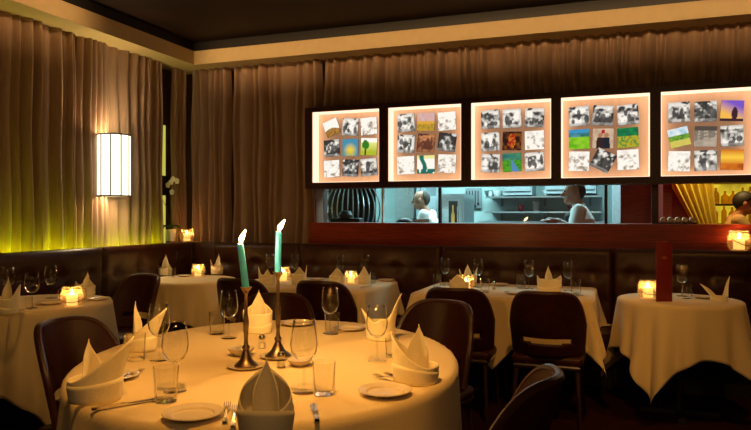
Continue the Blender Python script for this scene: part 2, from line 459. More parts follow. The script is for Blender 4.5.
def painter(kind, seed):
    rnd = random.Random(seed)
    blobs = [(rnd.uniform(.1, .9), rnd.uniform(.1, .6), rnd.uniform(.06, .14), rnd.uniform(.12, .3)) for _ in range(rnd.randint(3, 6))]
    def bw(x, y, dark=.5):
        n = hnoise(x * 4, y * 4, seed) * .62 + hnoise(x * 9, y * 9, seed + 3) * .38
        v = (n - (dark - .27)) / .36
        v = max(0, min(1, v)) ** 1.5 * .95 + .03
        for bx, by, rx, ry in blobs:
            if ((x - bx) / rx) ** 2 + ((y - by) / ry) ** 2 < 1: v = .06 + .25 * max(0, n - .4)
            if ((x - bx) / (rx * .6)) ** 2 + ((y - by - ry * 1.25) / (rx * .6)) ** 2 < 1: v = .55
        if y < .16: v = v * .5 + .2
        if y > .80 and v > .2: v = max(v, .85)
        v *= 1 - .35 * max(0, max(abs(x - .5), abs(y - .5)) - .36) / .14
        return mixc(INK, WHT, v)
    def f(x, y):
        n = hnoise(x * 6, y * 6, seed); n2 = hnoise(x * 14, y * 14, seed + 9)
        if kind == 'bw': return bw(x, y)
        if kind == 'bwlight': return mixc(WHT, (.35, .26, .18), max(0, (n2 * .4 + n * .6 - .5) * 3.2) * (1 if y < .75 else .3))
        if kind == 'bwdark': return bw(x, y, .68)
        if kind == 'sepiahill': return mixc((.55, .28, .06), (.2, .08, .02), n2) if y < .38 + .12 * sin(4 * x) else WHT
        if kind == 'bluegold':
            d = sqrt((x - .5) ** 2 * 1.2 + (y - .3) ** 2)
            c = mixc((.85, .62, .05), (.07, .28, .42), (d - .12) * 2.6)
            return mixc(c, (.12, .30, .06), n * .5 if y < .3 else 0)
        if kind == 'greentree':
            if ((x - .3) / .22) ** 2 + ((y - .62) / .26) ** 2 < .75 + n2 * .5: return (.04, .20, .02)
            if abs(x - .3) < .04 and y < .6: return (.05, .06, .02)
            return mixc((.45, .50, .03), (.88, .88, .25), (y - .2) * 1.6) if y < .75 else WHT
        if kind == 'sunhill':
            if y > .55: return mixc((.75, .35, .30), (.62, .52, .48), n)
            return mixc((.75, .38, .05), (.25, .20, .02), n2 if y < .4 else 0)
        if kind == 'people':
            v = bw(x, y, .6); return (v[0] * .55 + .10, v[1] * .25 + .03, v[2] * .10 + .02)
        if kind == 'tealtree':
            if abs(x - .35 - .1 * sin(5 * y)) < .12 or (y < .25 and n > .4): return (.02, .16, .12)
            return (.85, .80, .3) if y > .8 else WHT
        if kind == 'redfig':
            if ((x - .5) / .2) ** 2 + ((y - .5) / .4) ** 2 < 1: return (.40, .02, .01) if n2 > .45 else (.55, .16, .02)
            return mixc((.28, .08, .01), (.03, .01, .01), n * 1.4)
        if kind == 'greenroad':
            if y > .6: return mixc((.08, .30, .10), (.02, .12, .16), n)
            d = abs(x - .5 - (.6 - y) * .3)
            return (.10, .25, .45) if d < .05 + (.6 - y) * .3 else mixc((.12, .40, .02), (.02, .2, .02), n2)
        if kind == 'greenfield':
            if y > .8: return (.05, .30, .55)
            if y > .6: return mixc((.01, .10, .04), (.1, .3, .4), n)
            return mixc((.10, .42, .01), (.30, .60, .03), n * 1.2)
        if kind == 'couple':
            for cx, cc in ((.36, (.04, .02, .02)), (.66, (.02, .02, .03))):
                if abs(x - cx) < .17 - .08 * (y - .3) and y < .55: return cc
                if (x - cx) ** 2 + (y - .66) ** 2 < .014: return (.45, .20, .10)
            if (x - .5) ** 2 + (y - .84) ** 2 < .01: return (.45, .02, .02)
            return mixc((.72, .52, .36), (.5, .34, .22), n)
        if kind == 'greenyellow':
            return mixc((.02, .22, .06), (.55, .42, .02), 1.6 * n2 - .2) if y < .6 else mixc((.02, .25, .06), (.01, .12, .06), n)
        if kind == 'landscape':
            if y > .62: return mixc((.25, .55, .75), WHT, n)
            if y > .35: return mixc((.03, .18, .03), (.25, .45, .04), n2)
            return mixc((.72, .60, .10), (.55, .50, .12), n)
        if kind == 'dusk':
            if ((x - .62) / .13) ** 2 + ((y - .35) / .33) ** 2 < 1 or y < .12: return (.05, .02, .03)
            return mixc((.95, .50, .08), (.20, .10, .55), (y + x * .5 - .45) * 1.5)
        if kind == 'sunset':
            return mixc((.55, .06, .01), (1.0, .62, .06), 1 - abs(y - .62) * 2.2) if y > .3 else mixc((.40, .08, .01), (.75, .20, .02), n)
        if kind == 'street':
            if y > .78: v = .12
            elif y < .25 + .25 * x: v = .55 + .3 * n
            else: v = .30 + .35 * (sin(26 * (x + .2) / (x * .6 + .6)) > .2) * (sin(30 * y / (.6 + .5 * x)) > -.3) + .15 * n2
            return mixc(INK, (.62, .50, .38), v)
        return WHT
    return f
layouts = [
    [('sepiahill', 20), ('bw', -4), ('bwlight', 3), ('bwdark', 3), ('bluegold', 0), ('greentree', -3), ('bwlight', 2), ('bwdark', -4), ('bw', 4)],
    [('bw', 3), ('sunhill', -2), ('bwlight', 2), ('bw', -3), ('people', -6), ('bwdark', -8), ('bwlight', 2), ('tealtree', 0), ('bwlight', -3)],
    [('bw', 2), ('bw', 1), ('bw', -3), ('bw', 2), ('redfig', -2), ('bwlight', 1), ('bw', -3), ('greenroad', 2), ('bw', 3)],
    [('bw', 3), ('bwdark', -5), ('bw', 4), ('greenfield', 1), ('couple', -2), ('greenyellow', 3), ('bwlight', -2), ('bwdark', -28), ('bwlight', 2)],
    [('bw', 2), ('bwdark', 0), ('dusk', -4), ('landscape', 12), ('street', -3), ('bw', 2), ('bwlight', -2), ('bw', 1), ('sunset', -2)]]
ph_cols = [(332, 350.5, 369), (406, 426, 447), (490.5, 512, 534.5), (579, 603, 628), (679, 705.5, 732)]
ph_rows = [(127, 147.5, 168), (122, 143, 164.5), (118.5, 141, 162.5), (115.5, 138.5, 160.5), (111.5, 136.5, 160.5)]
ph_mid = {0: 'a sepia hill above its leftmost column and a blue and gold centre picture', 1: 'people in warm brown in its centre picture', 2: 'a red figure in its centre picture', 3: 'a couple in black in its centre picture', 4: 'an orange sunset at its lower corner'}
def picture(name, parent, centre, size, tilt, kind, seed):
    f = painter(kind, seed); n = 30
    mb = MB()
    ct, st = cos(radians(tilt)), sin(radians(tilt))
    def pos(i, j, dy):
        x, z = (i - .5) * size, (j - .5) * size
        return (x * ct - z * st, dy, x * st + z * ct)
    mb.grid(lambda i, j: pos(i, j, -0.006), n, n)
    nv = len(mb.v)
    for (i, j) in ((0, 0), (1, 0), (1, 1), (0, 1)): mb.v.append(Vector(pos(i, j, -0.006)))
    for (i, j) in ((0, 0), (1, 0), (1, 1), (0, 1)): mb.v.append(Vector(pos(i, j, 0.006)))
    b = nv
    mb.f += [[b + 7, b + 6, b + 5, b + 4], [b, b + 4, b + 5, b + 1], [b + 1, b + 5, b + 6, b + 2], [b + 2, b + 6, b + 7, b + 3], [b + 3, b + 7, b + 4, b]]
    me = bpy.data.meshes.new(name); me.from_pydata([tuple(p) for p in mb.v], [], mb.f)
    at = me.color_attributes.new('picture', 'FLOAT_COLOR', 'POINT')
    k = 0
    for j in range(n + 1):
        for i in range(n + 1):
            c = f(i / n, j / n)
            at.data[k].color = (*[min(1.2, q) for q in c], 1); k += 1
    for q in range(k, len(mb.v)): at.data[q].color = (.06, .04, .03, 1)
    me.materials.append(M_photo)
    o = bpy.data.objects.new(name, me); COL.objects.link(o); o.parent = parent; o.location = centre
    return o
box_label = ['leftmost backlit picture box, pale sepia hill tilted at its upper corner',
             'backlit picture box with brown-toned people in its centre picture',
             'backlit picture box with a red figure in its centre picture',
             'backlit picture box with a couple in black at centre above a tilted photo',
             'rightmost backlit picture box with an orange sunset and a violet dusk picture']
for b in range(5):
    x0, x1 = opens[b]; cx = (x0 + x1) / 2
    root = thing('light_box', box_label[b], 'light box', (cx, FV, BZ0), 0, 'backlit picture boxes over the pass-through')
    hw = (x1 - x0) / 2
    fr = MB(); e = 0.028; zz0, zz1 = OZ0 - BZ0, OZ1 - BZ0
    fr.bx(-hw - e, -hw, 0, .16, zz0 - e, zz1 + e).bx(hw, hw + e, 0, .16, zz0 - e, zz1 + e)
    fr.bx(-hw, hw, 0, .16, zz0 - e, zz0).bx(-hw, hw, 0, .16, zz1, zz1 + e)
    fr.build('frame', M_frame, root)
    MB().bx(-hw, hw, .135, .15, zz0, zz1).build('backlit_panel', M_boxpanel, root)
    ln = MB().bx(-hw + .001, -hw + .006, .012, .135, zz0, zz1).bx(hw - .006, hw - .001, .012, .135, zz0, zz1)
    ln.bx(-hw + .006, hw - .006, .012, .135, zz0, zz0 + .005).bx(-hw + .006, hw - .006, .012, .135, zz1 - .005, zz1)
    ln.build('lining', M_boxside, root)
    for k, (kind, tilt) in enumerate(layouts[b]):
        r, c = divmod(k, 3)
        p = on_back(ph_cols[b][c], ph_rows[b][r] + (c - 1) * -0.8, PV - 0.01)
        p.x -= cx; p.y -= FV; p.z -= BZ0
        pw = (ph_cols[b][2] - ph_cols[b][0]) / 2
        q = on_back(ph_cols[b][1] + pw, 140, PV).x - on_back(ph_cols[b][1], 140, PV).x
        picture('photo', root, p, q * (0.86 if tilt < 10 else .80), tilt, kind, b * 31 + k * 7 + 1)
# dark board around the boxes
bd = MB(); e = 0.028
bl, br = opens[0][0] - 0.075, opens[4][1] + 0.35
bd.bx(bl, br, FV + .005, FV + .17, BZ0, OZ0 - e).bx(bl, br, FV + .005, FV + .17, OZ1 + e, BZ1)
xs = [bl] + [v for a, b_ in opens for v in (a - e, b_ + e)] + [br]
for k in range(0, len(xs), 2): bd.bx(xs[k], xs[k + 1], FV + .005, FV + .17, OZ0 - e, OZ1 + e)
bd.bx(bl, br, FV + .17, FV + .19, BZ0, BZ1)
struct(bd.build('trim_3', M_frame))

# ------------------------------------------------------------------ pass-through sill and window
sill = MB().bx(bl, 2.2, 5.71, 6.16, 1.195, 1.228).bx(bl + .005, 2.2, 5.725, 6.0, 1.09, 1.195).bx(bl, 2.2, 5.705, 6.0, 1.055, 1.09).bx(bl + .005, 2.2, 5.72, 6.0, 0.0, 1.055)
struct(sill.build('trim_4', M_wood))
PN = 5.90
def px_u(px, v): return on_back(px, 200, v).x
wu = [bl + .03, px_u(383, PN), px_u(440, PN), px_u(606, PN), px_u(655, PN)]
pane = MB()
for a, b in zip(wu[:-1], wu[1:]): pane.bx(a + .012, b - .012, PN - .003, PN + .003, 1.229, 1.60)
struct(pane.build('window_2', M_pane))
for k, (u_, m_, wd) in enumerate(((wu[1], M_kwhite, .016), (wu[2], M_black, .022), (wu[3], M_black, .024), (wu[4], M_frame, .05))):
    struct(MB().bx(u_ - wd / 2, u_ + wd / 2, PN - .02, PN + .02, 1.228, 1.60).build('trim_%d' % (5 + k), m_))
struct(MB().bx(bl, bl + .03, 5.80, 6.0, 1.228, 1.56).build('trim_9', M_frame))

# ------------------------------------------------------------------ kitchen and bar behind the pass-through
struct(MB().bx(-4.4, 3.2, 9.2, 9.3, 0, 2.8).build('wall_kitchen', M_kwall))
struct(MB().bx(-3.7, -3.6, 6.1, 9.2, 0, 2.8).build('wall_kitchen_left', M_kwall))
bu = px_u(656, 6.3)
struct(MB().bx(bu + .05, bu + .12, 6.2, 9.2, 0, 2.8).build('wall_partition', M_wood))
struct(MB().bx(-4.4, 3.2, 6.1, 9.3, 2.8, 2.9).build('ceiling_kitchen', M_kwhite))
struct(MB().bx(2.6, 2.7, 6.1, 9.2, 0, 2.8).build('wall_bar', M_brownwall))

# left bay: bent slatted screen with a black machine in front
r_ = thing('slatted_screen', 'dark bent slat screen behind the pass-through below the leftmost light box', 'screen', (on_back(347, 200, 6.7).x, 6.7, 0))
ua, ub = px_u(321, 6.7), px_u(384, 6.7)
hwid = (ub - ua) / 2
for k in range(13):
    f = -1 + 2 * k / 12
    pts = []
    for j in range(15):
        t = -1 + 2 * j / 14
        x = f * hwid * (1 - .22 * t * t) + .03 * (1 - t * t); pts.append((x + hwid * .0, .10 * (t * t) - .05, 1.36 + t * .22))
    MB().tube(pts, 0.008, 6).build('slat', M_steel, r_, smooth=True)
MB().bx(-hwid, hwid, -.06, .08, 0.0, 1.15).build('base', M_black, r_)
MB().bx(-hwid * .72, hwid * .80, .09, .11, 1.15, 1.75).build('backing', M_black, r_)
md_ = thing('espresso_machine', 'black machine on the counter in front of the slatted screen', 'machine', (px_u(345, 6.25), 6.27, 1.0))
bevel(MB().bx(-.15, .17, -.06, .06, 0, .27).build('body', M_black, md_), .015)
MB().lathe([(.0, .27), (.07, .27), (.075, .30), (.05, .34), (.0, .345)], 16).build('lid', M_black, md_, smooth=True)
MB().tube([(.17, -.03, .22), (.21, -.05, .22), (.24, -.06, .2)], .012, 8).build('handle', M_black, md_)
kc = thing('kitchen_counter', 'long steel counter running along the inside of the pass-through', 'counter', (0, 0, 0))
MB().bx(-2.95, bu, 6.18, 6.52, .86, 1.0).build('worktop', M_steel, kc)
MB().bx(-2.9, bu, 6.2, 6.2 + .02, .0, .86).bx(-2.9, bu, 6.40, 6.50, 0, .12).build('base', M_kgrey, kc)
# yellow-lit gap at the far left of the opening, its light put in as a glowing strip
tag(MB().bx(px_u(310, 6.6) - .06, px_u(322, 6.6), 6.6, 6.64, 0, 2.2).build('lit_gap_glow', emit_mat('amber_glow_panel', (1.0, .62, .08), .7, var=.6, scale=12)), 'glowing strip for the yellow-lit gap at the far left end of the pass-through', 'panel')

# tall cabinets, shelves and equipment along the kitchen's far wall
def kbox(name, label, cat, p0, p1, v, dep, m, zfloor=0.0, top=None, parts=True):
    a = on_back(p0[0], p0[1], v); b = on_back(p1[0], p1[1], v)
    z1 = max(a.z, b.z) if top is None else top; z0 = zfloor
    cx_ = (a.x + b.x) / 2; hw_ = abs(b.x - a.x) / 2
    r = thing(name, label, cat, (cx_, v, z0))
    MB().bx(-hw_, hw_, 0, dep, 0, z1 - z0).build('body', m, r)
    if parts:
        dr = MB().bx(-hw_ + .02, hw_ - .02, -.02, 0, .05, z1 - z0 - .03).build('door', m, r)
        MB().tube([(hw_ - .07, -.035, (z1 - z0) * .75), (hw_ - .07, -.035, (z1 - z0) * .9)], .008, 8)  .build('handle', M_chrome, dr)
    return r
kbox('tall_cabinet', 'pale grey tall kitchen cupboard behind the machine bench', 'cupboard', (395, 180), (414, 224), 8.6, .5, M_steel, top=2.1)
kbox('tall_cabinet', 'grey ribbed kitchen cupboard left of the cook', 'cupboard', (416, 180), (426, 224), 8.62, .5, M_kgrey, top=2.1)
kbox('oven', 'dark-fronted steel oven beside the cook', 'oven', (422, 196), (438, 222), 8.3, .6, M_kgrey)
wf = kbox('wine_fridge', 'steel cabinet with a dark panel showing a yellow bottle', 'fridge', (442, 194), (464, 224), 8.0, .6, M_steel)
pa = on_back(453, 209, 7.97); pw_ = .055
dkp = MB().bx(-pw_, pw_, -.03, -.022, 1.10, 1.47).build('dark_panel', M_black, wf, loc=(pa.x - wf.location.x, 0, 0))
lab = MB().lathe([(.001, 1.16), (.02, 1.16), (.022, 1.30), (.009, 1.35), (.009, 1.42), (.001, 1.42)], 12, c=(pa.x - wf.location.x, -.035, 0))
lab.build('bottle_picture', M_winelabel, wf, smooth=True)
rk = thing('hanging_rack', 'dark wall rack with hanging utensils on the pale kitchen wall', 'rack', on_back(473, 198, 9.15))
MB().bx(-.11, .11, 0, .04, -.14, .14).build('board', M_kgrey, rk)
for k in range(5):
    MB().tube([(-.085 + k * .04, -.015, .1), (-.085 + k * .04, -.02, -.06 - .03 * (k % 2))], .006, 6).ball((-.085 + k * .04, -.02, -.08 - .03 * (k % 2)), .017, 8, 6, (1, .5, 1.3)).build('utensil', M_darkwood, rk, smooth=True)
cb = kbox('work_counter', 'steel work counter under the kitchen shelves', 'counter', (478, 222), (604, 222), 8.4, .7, M_steel, parts=False, top=1.22)
for (y, nm, lb) in ((196.5, 'wall_shelf', 'upper steel wall shelf in the kitchen'), (211.5, 'wall_shelf', 'lower steel wall shelf in the kitchen')):
    a = on_back(485, y, 8.7); b = on_back(601, y, 8.7)
    s_ = thing(nm, lb, 'shelf', ((a.x + b.x) / 2, 8.7, a.z), 0, 'steel shelves on the kitchen wall')
    hw_ = (b.x - a.x) / 2
    MB().bx(-hw_, hw_, 0, .5, -.02, 0).build('board', M_steel, s_)
    for q in (-.8, 0, .8): MB().bx(q * hw_ - .012, q * hw_ + .012, .44, .5, -.12, -.02).build('bracket', M_kgrey, s_)
kbox('wall_cupboard', 'grey wall cupboard above the kitchen shelf, left one', 'cupboard', (503, 182), (532, 193), 8.75, .45, M_kgrey, zfloor=on_back(503, 195, 8.7).z, top=2.1)
kbox('wall_cupboard', 'grey wall cupboard behind the man in the white shirt', 'cupboard', (545, 182), (596, 193), 8.75, .45, M_kgrey, zfloor=on_back(503, 194, 8.7).z, top=2.1)
kbox('tall_cabinet', 'grey-green tall cupboard right of the man in the white shirt', 'cupboard', (612, 180), (642, 214), 8.3, .6, M_kgrey, top=2.1)
can = MB().lathe([(0, 0), (.045, 0), (.047, .10), (.047, .13), (.0, .13)], 16)
tag(can.build('canister', M_kwhite, smooth=True, loc=on_back(536, 211.5, 8.95)), 'white canister on the lower kitchen shelf', 'canister')
for px, lb in ((521, 'small red cup on the kitchen shelf left of the white canister'), (571, 'small red cup on the kitchen shelf just in front of the man')):
    tag(MB().lathe([(0, 0), (.022, 0), (.045, .06), (.048, .085), (.04, .085), (.02, .01), (0, .01)], 14).build('cup', M_redrub, smooth=True, loc=on_back(px, 211.5, 8.95)), lb, 'cup')
for k, px in enumerate((490, 498, 507, 548, 556)):
    tag(MB().lathe([(0, 0), (.05, 0), (.075, .05), (.08, .08), (.07, .08), (.045, .012), (0, .012)], 16).build('bowl', M_kwhite if k % 2 else M_steel, smooth=True, loc=on_back(px, 196.5, 8.95)),
        ['steel bowl at the left end of the upper kitchen shelf', 'white bowl second from the left on the upper kitchen shelf', 'steel bowl third from the left on the upper kitchen shelf', 'white bowl near the middle of the upper kitchen shelf', 'steel bowl nearest the man on the upper kitchen shelf'][k], 'bowl', 'bowls on the kitchen shelf')
mc = thing('meat_slicer', 'black and steel kitchen machine on the counter in front of the cook', 'machine', (px_u(402, 6.5), 6.5, 1.0))
bevel(MB().bx(-.12, .12, -.1, .1, 0, .2).build('body', M_black, mc), .02)
MB().ball((.03, 0, .22), .075, 16, 10, (1.2, 1, .7)).build('dome', M_black, mc, smooth=True)
MB().bx(.14, .30, -.05, .05, 0, .26).build('tray', M_kwhite, mc)

# bar bay at the right
bc = thing('bar_counter', 'dark bar counter behind the right end of the pass-through', 'counter', (0, 0, 0))
MB().bx(bu + .13, 2.55, 6.2, 6.6, .95, 1.0).build('worktop', M_darkwood, bc)
MB().bx(bu + .13, 2.55, 6.25, 6.55, 0, .95).build('base', M_darkwood, bc)
bs0 = px_u(702, 8.0)
bs = thing('bar_shelving', 'yellow backlit bar shelving behind the right end of the pass-through', 'shelving', (bs0, 8.0, 0))
MB().bx(0, 1.4, .27, .30, .9, 2.4).build('backlit_panel', M_barlight, bs)
MB().bx(-.03, 0, 0, .3, 0, 2.4).bx(1.4, 1.43, 0, .3, 0, 2.4).build('side_panel', M_darkwood, bs)
shz = [1.02, 1.21, 1.42, 1.66]
for z in shz: MB().bx(0, 1.4, 0, .27, z - .02, z).build('shelf', M_darkwood, bs)
bot = MB().lathe([(0, 0), (.034, 0), (.036, .01), (.036, .10), (.030, .12), (.012, .14), (.012, .175), (0, .176)], 12)
bot_me = [bot.mesh('bottle', M_bottle, True), MB().lathe([(0, 0), (.026, 0), (.027, .01), (.027, .13), (.012, .155), (.010, .185), (0, .186)], 12).mesh('bottle', M_bottle, True), MB().lathe([(0, 0), (.038, 0), (.040, .01), (.040, .08), (.014, .105), (.013, .14), (0, .141)], 12).mesh('bottle', M_bottle, True)]
for z in (1.21, 1.42):
    for k in range(12):
        o = bpy.data.objects.new('bottle', bot_me[random.choice((0, 0, 1, 2))]); COL.objects.link(o)
        o.location = (bs0 + .06 + k * .085 + random.uniform(-.01, .01), 8.1 + random.uniform(-.03, .05), z)
        tag(o, 'amber bottle on the yellow backlit bar shelves', 'bottle', 'bottles on the bar shelves')
# tied-back yellow curtain at the bar
def ycur(i, j):
    z = 0.9 + 1.3 * j
    t = max(0, min(1, (z - 1.16) / .5))
    left = -.05 - .26 * t; right = .13 - .04 * t
    return (left + (right - left) * i, .025 * sin(i * 2 * pi * 6), z)
tag(MB().grid(ycur, 72, 20).build('curtain', M_drape_yellow, smooth=True, sharp=180, loc=(px_u(702, 6.95), 6.95, 0)), 'yellow curtain swept aside in front of the bar shelves', 'curtain')
struct(MB().bx(px_u(676, 7.0) - .5, px_u(704, 7.0), 7.05, 7.1, 0, 2.8).build('wall_bar_screen', M_wood))
# rolled napkins on a tray on the sill
tr = tag(bevel(MB().bx(-.17, .17, -.045, .045, 0, .012).build('tray', M_darkwood, loc=(px_u(674, 5.95), 5.95, 1.229)), .004), 'dark tray of rolled napkins on the pass-through ledge', 'tray')
for k in range(6):
    a = tr.location + Vector((-.135 + k * .054, 0, .0135 + .02))
    rot = Matrix.Rotation(radians(90), 3, 'X') @ Matrix.Rotation(radians(20), 3, 'Y')
    mb = MB().lathe([(.001, -.04), (.02, -.04), (.021, 0), (.02, .04), (.012, .038), (.001, .035)], 12, rot=Matrix.Rotation(radians(90), 3, 'X'))
    tag(mb.build('rolled_napkin', M_napkin, smooth=True, loc=a), 'white rolled napkin in a row on the dark tray on the ledge', 'napkin', 'rolled napkins on the ledge tray')

# ------------------------------------------------------------------ people
def skin_mesh(name, verts, edges, radii, m, parent, root=0, sub=2):
    me = bpy.data.meshes.new(name); me.from_pydata(verts, edges, [])
    o = bpy.data.objects.new(name, me); COL.objects.link(o); o.parent = parent
    md = o.modifiers.new('skin', 'SKIN'); md.use_smooth_shade = True
    sv = me.skin_vertices[0].data
    for i, r in enumerate(radii):
        sv[i].radius = r if isinstance(r, (tuple, list)) else (r, r)
        sv[i].use_root = (i == root)
    subsurf(o, sub); me.materials.append(m)
    return o
def blob_chain(mb, pts, radii, step=.022):
    """overlapping balls along a path with interpolated radii (fused into one skin by the remesh)"""
    for k in range(len(pts) - 1):
        p, q = Vector(pts[k]), Vector(pts[k + 1]); n = max(2, int((q - p).length / step))
        ra = radii[k] if isinstance(radii[k], tuple) else (radii[k],) * 3
        rb = radii[k + 1] if isinstance(radii[k + 1], tuple) else (radii[k + 1],) * 3
        for i in range(n + 1):
            t = i / n; c = p.lerp(q, t); r3 = [ra[m] * (1 - t) + rb[m] * t for m in range(3)]
            mb.ball(c, 1.0, 10, 7, r3)
def fused(mb, name, m, parent, voxel):
    o = mb.build(name, m, parent, smooth=True, sharp=180)
    md = o.modifiers.new('fuse', 'REMESH'); md.mode = 'VOXEL'; md.voxel_size = voxel; md.use_smooth_shade = True
    sm = o.modifiers.new('relax', 'SMOOTH'); sm.factor = .5; sm.iterations = 3
    return o
def person(name, label, loc, rz, lean, arm_near, arm_far, head_fwd, shirt, hair, trousers, bald=False, scale=1.0):
    """facing local -X; lean = forward shift of chest, shoulders and head"""
    r = thing(name, label, 'person', loc, rz); r.scale = (scale,) * 3
    lx = -lean; hx = lx - .03 - head_fwd; hz = 1.515
    mb = MB()
    blob_chain(mb, [(0, 0, .90), (lx * .3, 0, 1.08), (lx * .75, 0, 1.24), (lx, 0, 1.345)], [(.11, .155, .10), (.10, .135, .08), (.115, .165, .09), (.07, .10, .05)])
    blob_chain(mb, [(lx, 0, 1.36), (hx + .025, 0, 1.45)], [.062, .056])
    mb.ball((hx + .012, 0, hz + .022), 1, 20, 14, (.098, .078, .094))        # skull
    mb.ball((hx - .022, 0, hz - .055), 1, 16, 10, (.062, .058, .056))        # jaw
    mb.ball((hx - .070, 0, hz - .088), 1, 10, 8, (.020, .024, .018))         # chin
    blob_chain(mb, [(hx - .082, 0, hz + .02), (hx - .104, 0, hz - .022)], [.012, .017], .008)    # nose
    mb.ball((hx - .078, 0, hz - .058), 1, 10, 6, (.016, .026, .010))         # mouth
    for q in (-1, 1): mb.ball((hx + .016, q * .080, hz - .005), 1, 10, 8, (.022, .012, .032))
    for q in (-1, 1): blob_chain(mb, [(0, q * .09, .86), (-.01, q * .095, .48), (.02, q * .095, .09), (-.10, q * .10, .035)], [.088, .058, .04, .035])
    for q, A in ((-1, arm_near), (1, arm_far)):
        blob_chain(mb, [(lx * .9, q * .17, 1.335), A[0], A[1], A[2]], [.058, .043, .029, .030])
        d = (Vector(A[2]) - Vector(A[1])).normalized(); side = d.cross(Vector((0, 0, 1))).normalized()
        for k in range(4):
            f0 = Vector(A[2]) + d * .02 + side * (k - 1.5) * .021; f1 = f0 + d * (.045 + .006 * (1 - abs(k - 1.5))); f2 = f1 + d * .022 + Vector((0, 0, -.016))
            blob_chain(mb, [f0, f1, f2], [.0105, .0095, .008], .008)
        t0 = Vector(A[2]) - side * .022 * q; t1 = t0 + d * .03 - side * .022 * q; t2 = t1 + d * .022
        blob_chain(mb, [t0, t1, t2], [.012, .011, .009], .008)
    fused(mb, 'body', M_skin, r, .008)
    mb = MB()
    blob_chain(mb, [(0, 0, .93), (lx * .3, 0, 1.08), (lx * .75, 0, 1.24), (lx, 0, 1.345)], [(.128, .172, .06), (.118, .152, .08), (.133, .182, .09), (.088, .118, .045)])
    for q, A in ((-1, arm_near), (1, arm_far)):
        blob_chain(mb, [(lx * .9, q * .17, 1.335), A[0], Vector(A[0]).lerp(Vector(A[1]), .85)], [.073, .058, .044])
    fused(mb, 'shirt', shirt, r, .010)
    mb = MB()
    for q in (-1, 1): blob_chain(mb, [(0, q * .07, .90), (0, q * .095, .82), (-.01, q * .10, .48), (.02, q * .10, .11)], [.11, .105, .076, .062])
    fused(mb, 'trousers', trousers, r, .012)
    ey = MB()
    for q in (-1, 1): ey.ball((hx - .075, q * .031, hz + .018), .011, 8, 6)
    ey.build('eyes', M_hair_dark, r, smooth=True)
    tlt = Matrix.Rotation(radians(80 if bald else 42), 3, 'Y')
    def hf(i, j):
        a = 2 * pi * i; p = j * (.36 if bald else .55) * pi
        q = tlt @ Vector((sin(p) * cos(a), sin(p) * sin(a), cos(p)))
        return (hx + .014 + q.x * .103, q.y * .084, hz + .020 + q.z * .100)
    solid(MB().grid(hf, 24, 10).build('hair', hair, r, smooth=True), .006)
    return r
# man in the white shirt, one hand resting on the ledge
mloc = on_back(586, 200, 6.76); mloc.z = 0
man = person('person', 'man in a white shirt and dark waistcoat standing in the kitchen in profile', mloc, 0, .06,
             ((-.10, -.30, 1.15), (-.25, -.52, 1.245), (-.29, -.58, 1.25)), ((-.10, .24, 1.1), (-.28, .16, 1.10), (-.36, .14, 1.10)), .03, M_shirt, M_hair_grey, M_vest, bald=True)
wc = MB()
blob_chain(wc, [(-.095, 0, 1.02), (-.11, 0, 1.16), (-.125, 0, 1.28)], [(.082, .10, .06), (.082, .10, .06), (.082, .085, .05)])
fused(wc, 'waistcoat', M_vest, man, .010)
MB().lathe([(.058, 0), (.066, .03), (.062, .034), (.05, .0)], 16, c=(-.07, 0, 1.375)).build('collar', M_shirt, next(c for c in man.children if c.name.startswith('shirt')), smooth=True)
ck = on_back(435, 200, 7.5); ck.z = 0
cook = person('person', 'cook in a white jacket bending at the back of the kitchen', ck, 0, .10,
              ((-.16, -.24, 1.08), (-.34, -.18, 1.06), (-.42, -.17, 1.06)), ((-.16, .24, 1.08), (-.34, .18, 1.06), (-.42, .17, 1.06)), .05, M_shirt, M_hair_grey, M_navy, bald=True, scale=.97)
MB().bx(-.25, -.15, -.10, .10, 1.10, 1.30).build('apron_bib', M_navy, cook)
bm_ = on_back(731, 200, 6.95); bm_.z = 0
person('person', 'dark-haired person in a tan shirt bowing over the bar', bm_, pi, .05,
       ((-.26, -.24, 1.02), (-.36, -.14, 1.05), (-.44, -.12, 1.05)), ((-.26, .24, 1.02), (-.36, .14, 1.05), (-.44, .12, 1.05)), .05, M_tan_shirt, M_hair_dark, M_vest, scale=.93)

# ------------------------------------------------------------------ banquettes
def bench(name, label, width, loc, rz, cols, depth=.40, cut=0):
    """local: x along the bench, front towards -y, back face at y=0"""
    r = thing(name, label, 'banquette', loc, rz, 'sections of the dark leather banquette')
    w2 = width / 2 - .004
    zb0, zb1 = 0.46, 1.035
    rows = [0.62, 0.84]
    def face(i, j):
        x = -w2 + 2 * w2 * i; z = zb0 + (zb1 - zb0) * j
        e = min(1, (w2 - abs(x)) / .035); e = sqrt(max(0, 1 - (1 - e) ** 2)); t = min(1, (zb1 - z) / .04); t = sqrt(max(0, 1 - (1 - t) ** 2))
        d = .035 * min(e, 1) * t
        for zr in rows:
            off = 0 if zr == rows[1] else .5
            for c in range(cols):
                bx_ = -w2 + 2 * w2 * (c + .5) / cols
                rr = ((x - bx_) / .055) ** 2 + ((z - zr) / .05) ** 2
                d -= .026 * exp(-rr)
            d -= .008 * exp(-((z - zr) / .018) ** 2)
        return (x, -d + .02 * (1 - j) - .02, z)
    mb = MB().grid(face, 18 * cols, 26)
    bk = mb.build('backrest', M_leather, r, smooth=True, sharp=180)
    bevel(MB().bx(-w2, w2, .0, .135, .30, zb1 - .003).build('back_frame', M_leather, r), .008)
    for zr in rows:
        for c in range(cols):
            q = MB().ball((-w2 + 2 * w2 * (c + .5) / cols, -.010, zr), .013, 10, 6, (1, .6, 1)); q.build('button', M_leather, bk, smooth=True)
    bevel(MB().bx(-w2, w2 - cut, -depth, -.02, .30, .455).build('seat', M_leather, r), .03, 4)
    MB().bx(-w2, w2 - cut, -.22, .13, 0.0, .30).build('plinth', M_black, r)
    return r
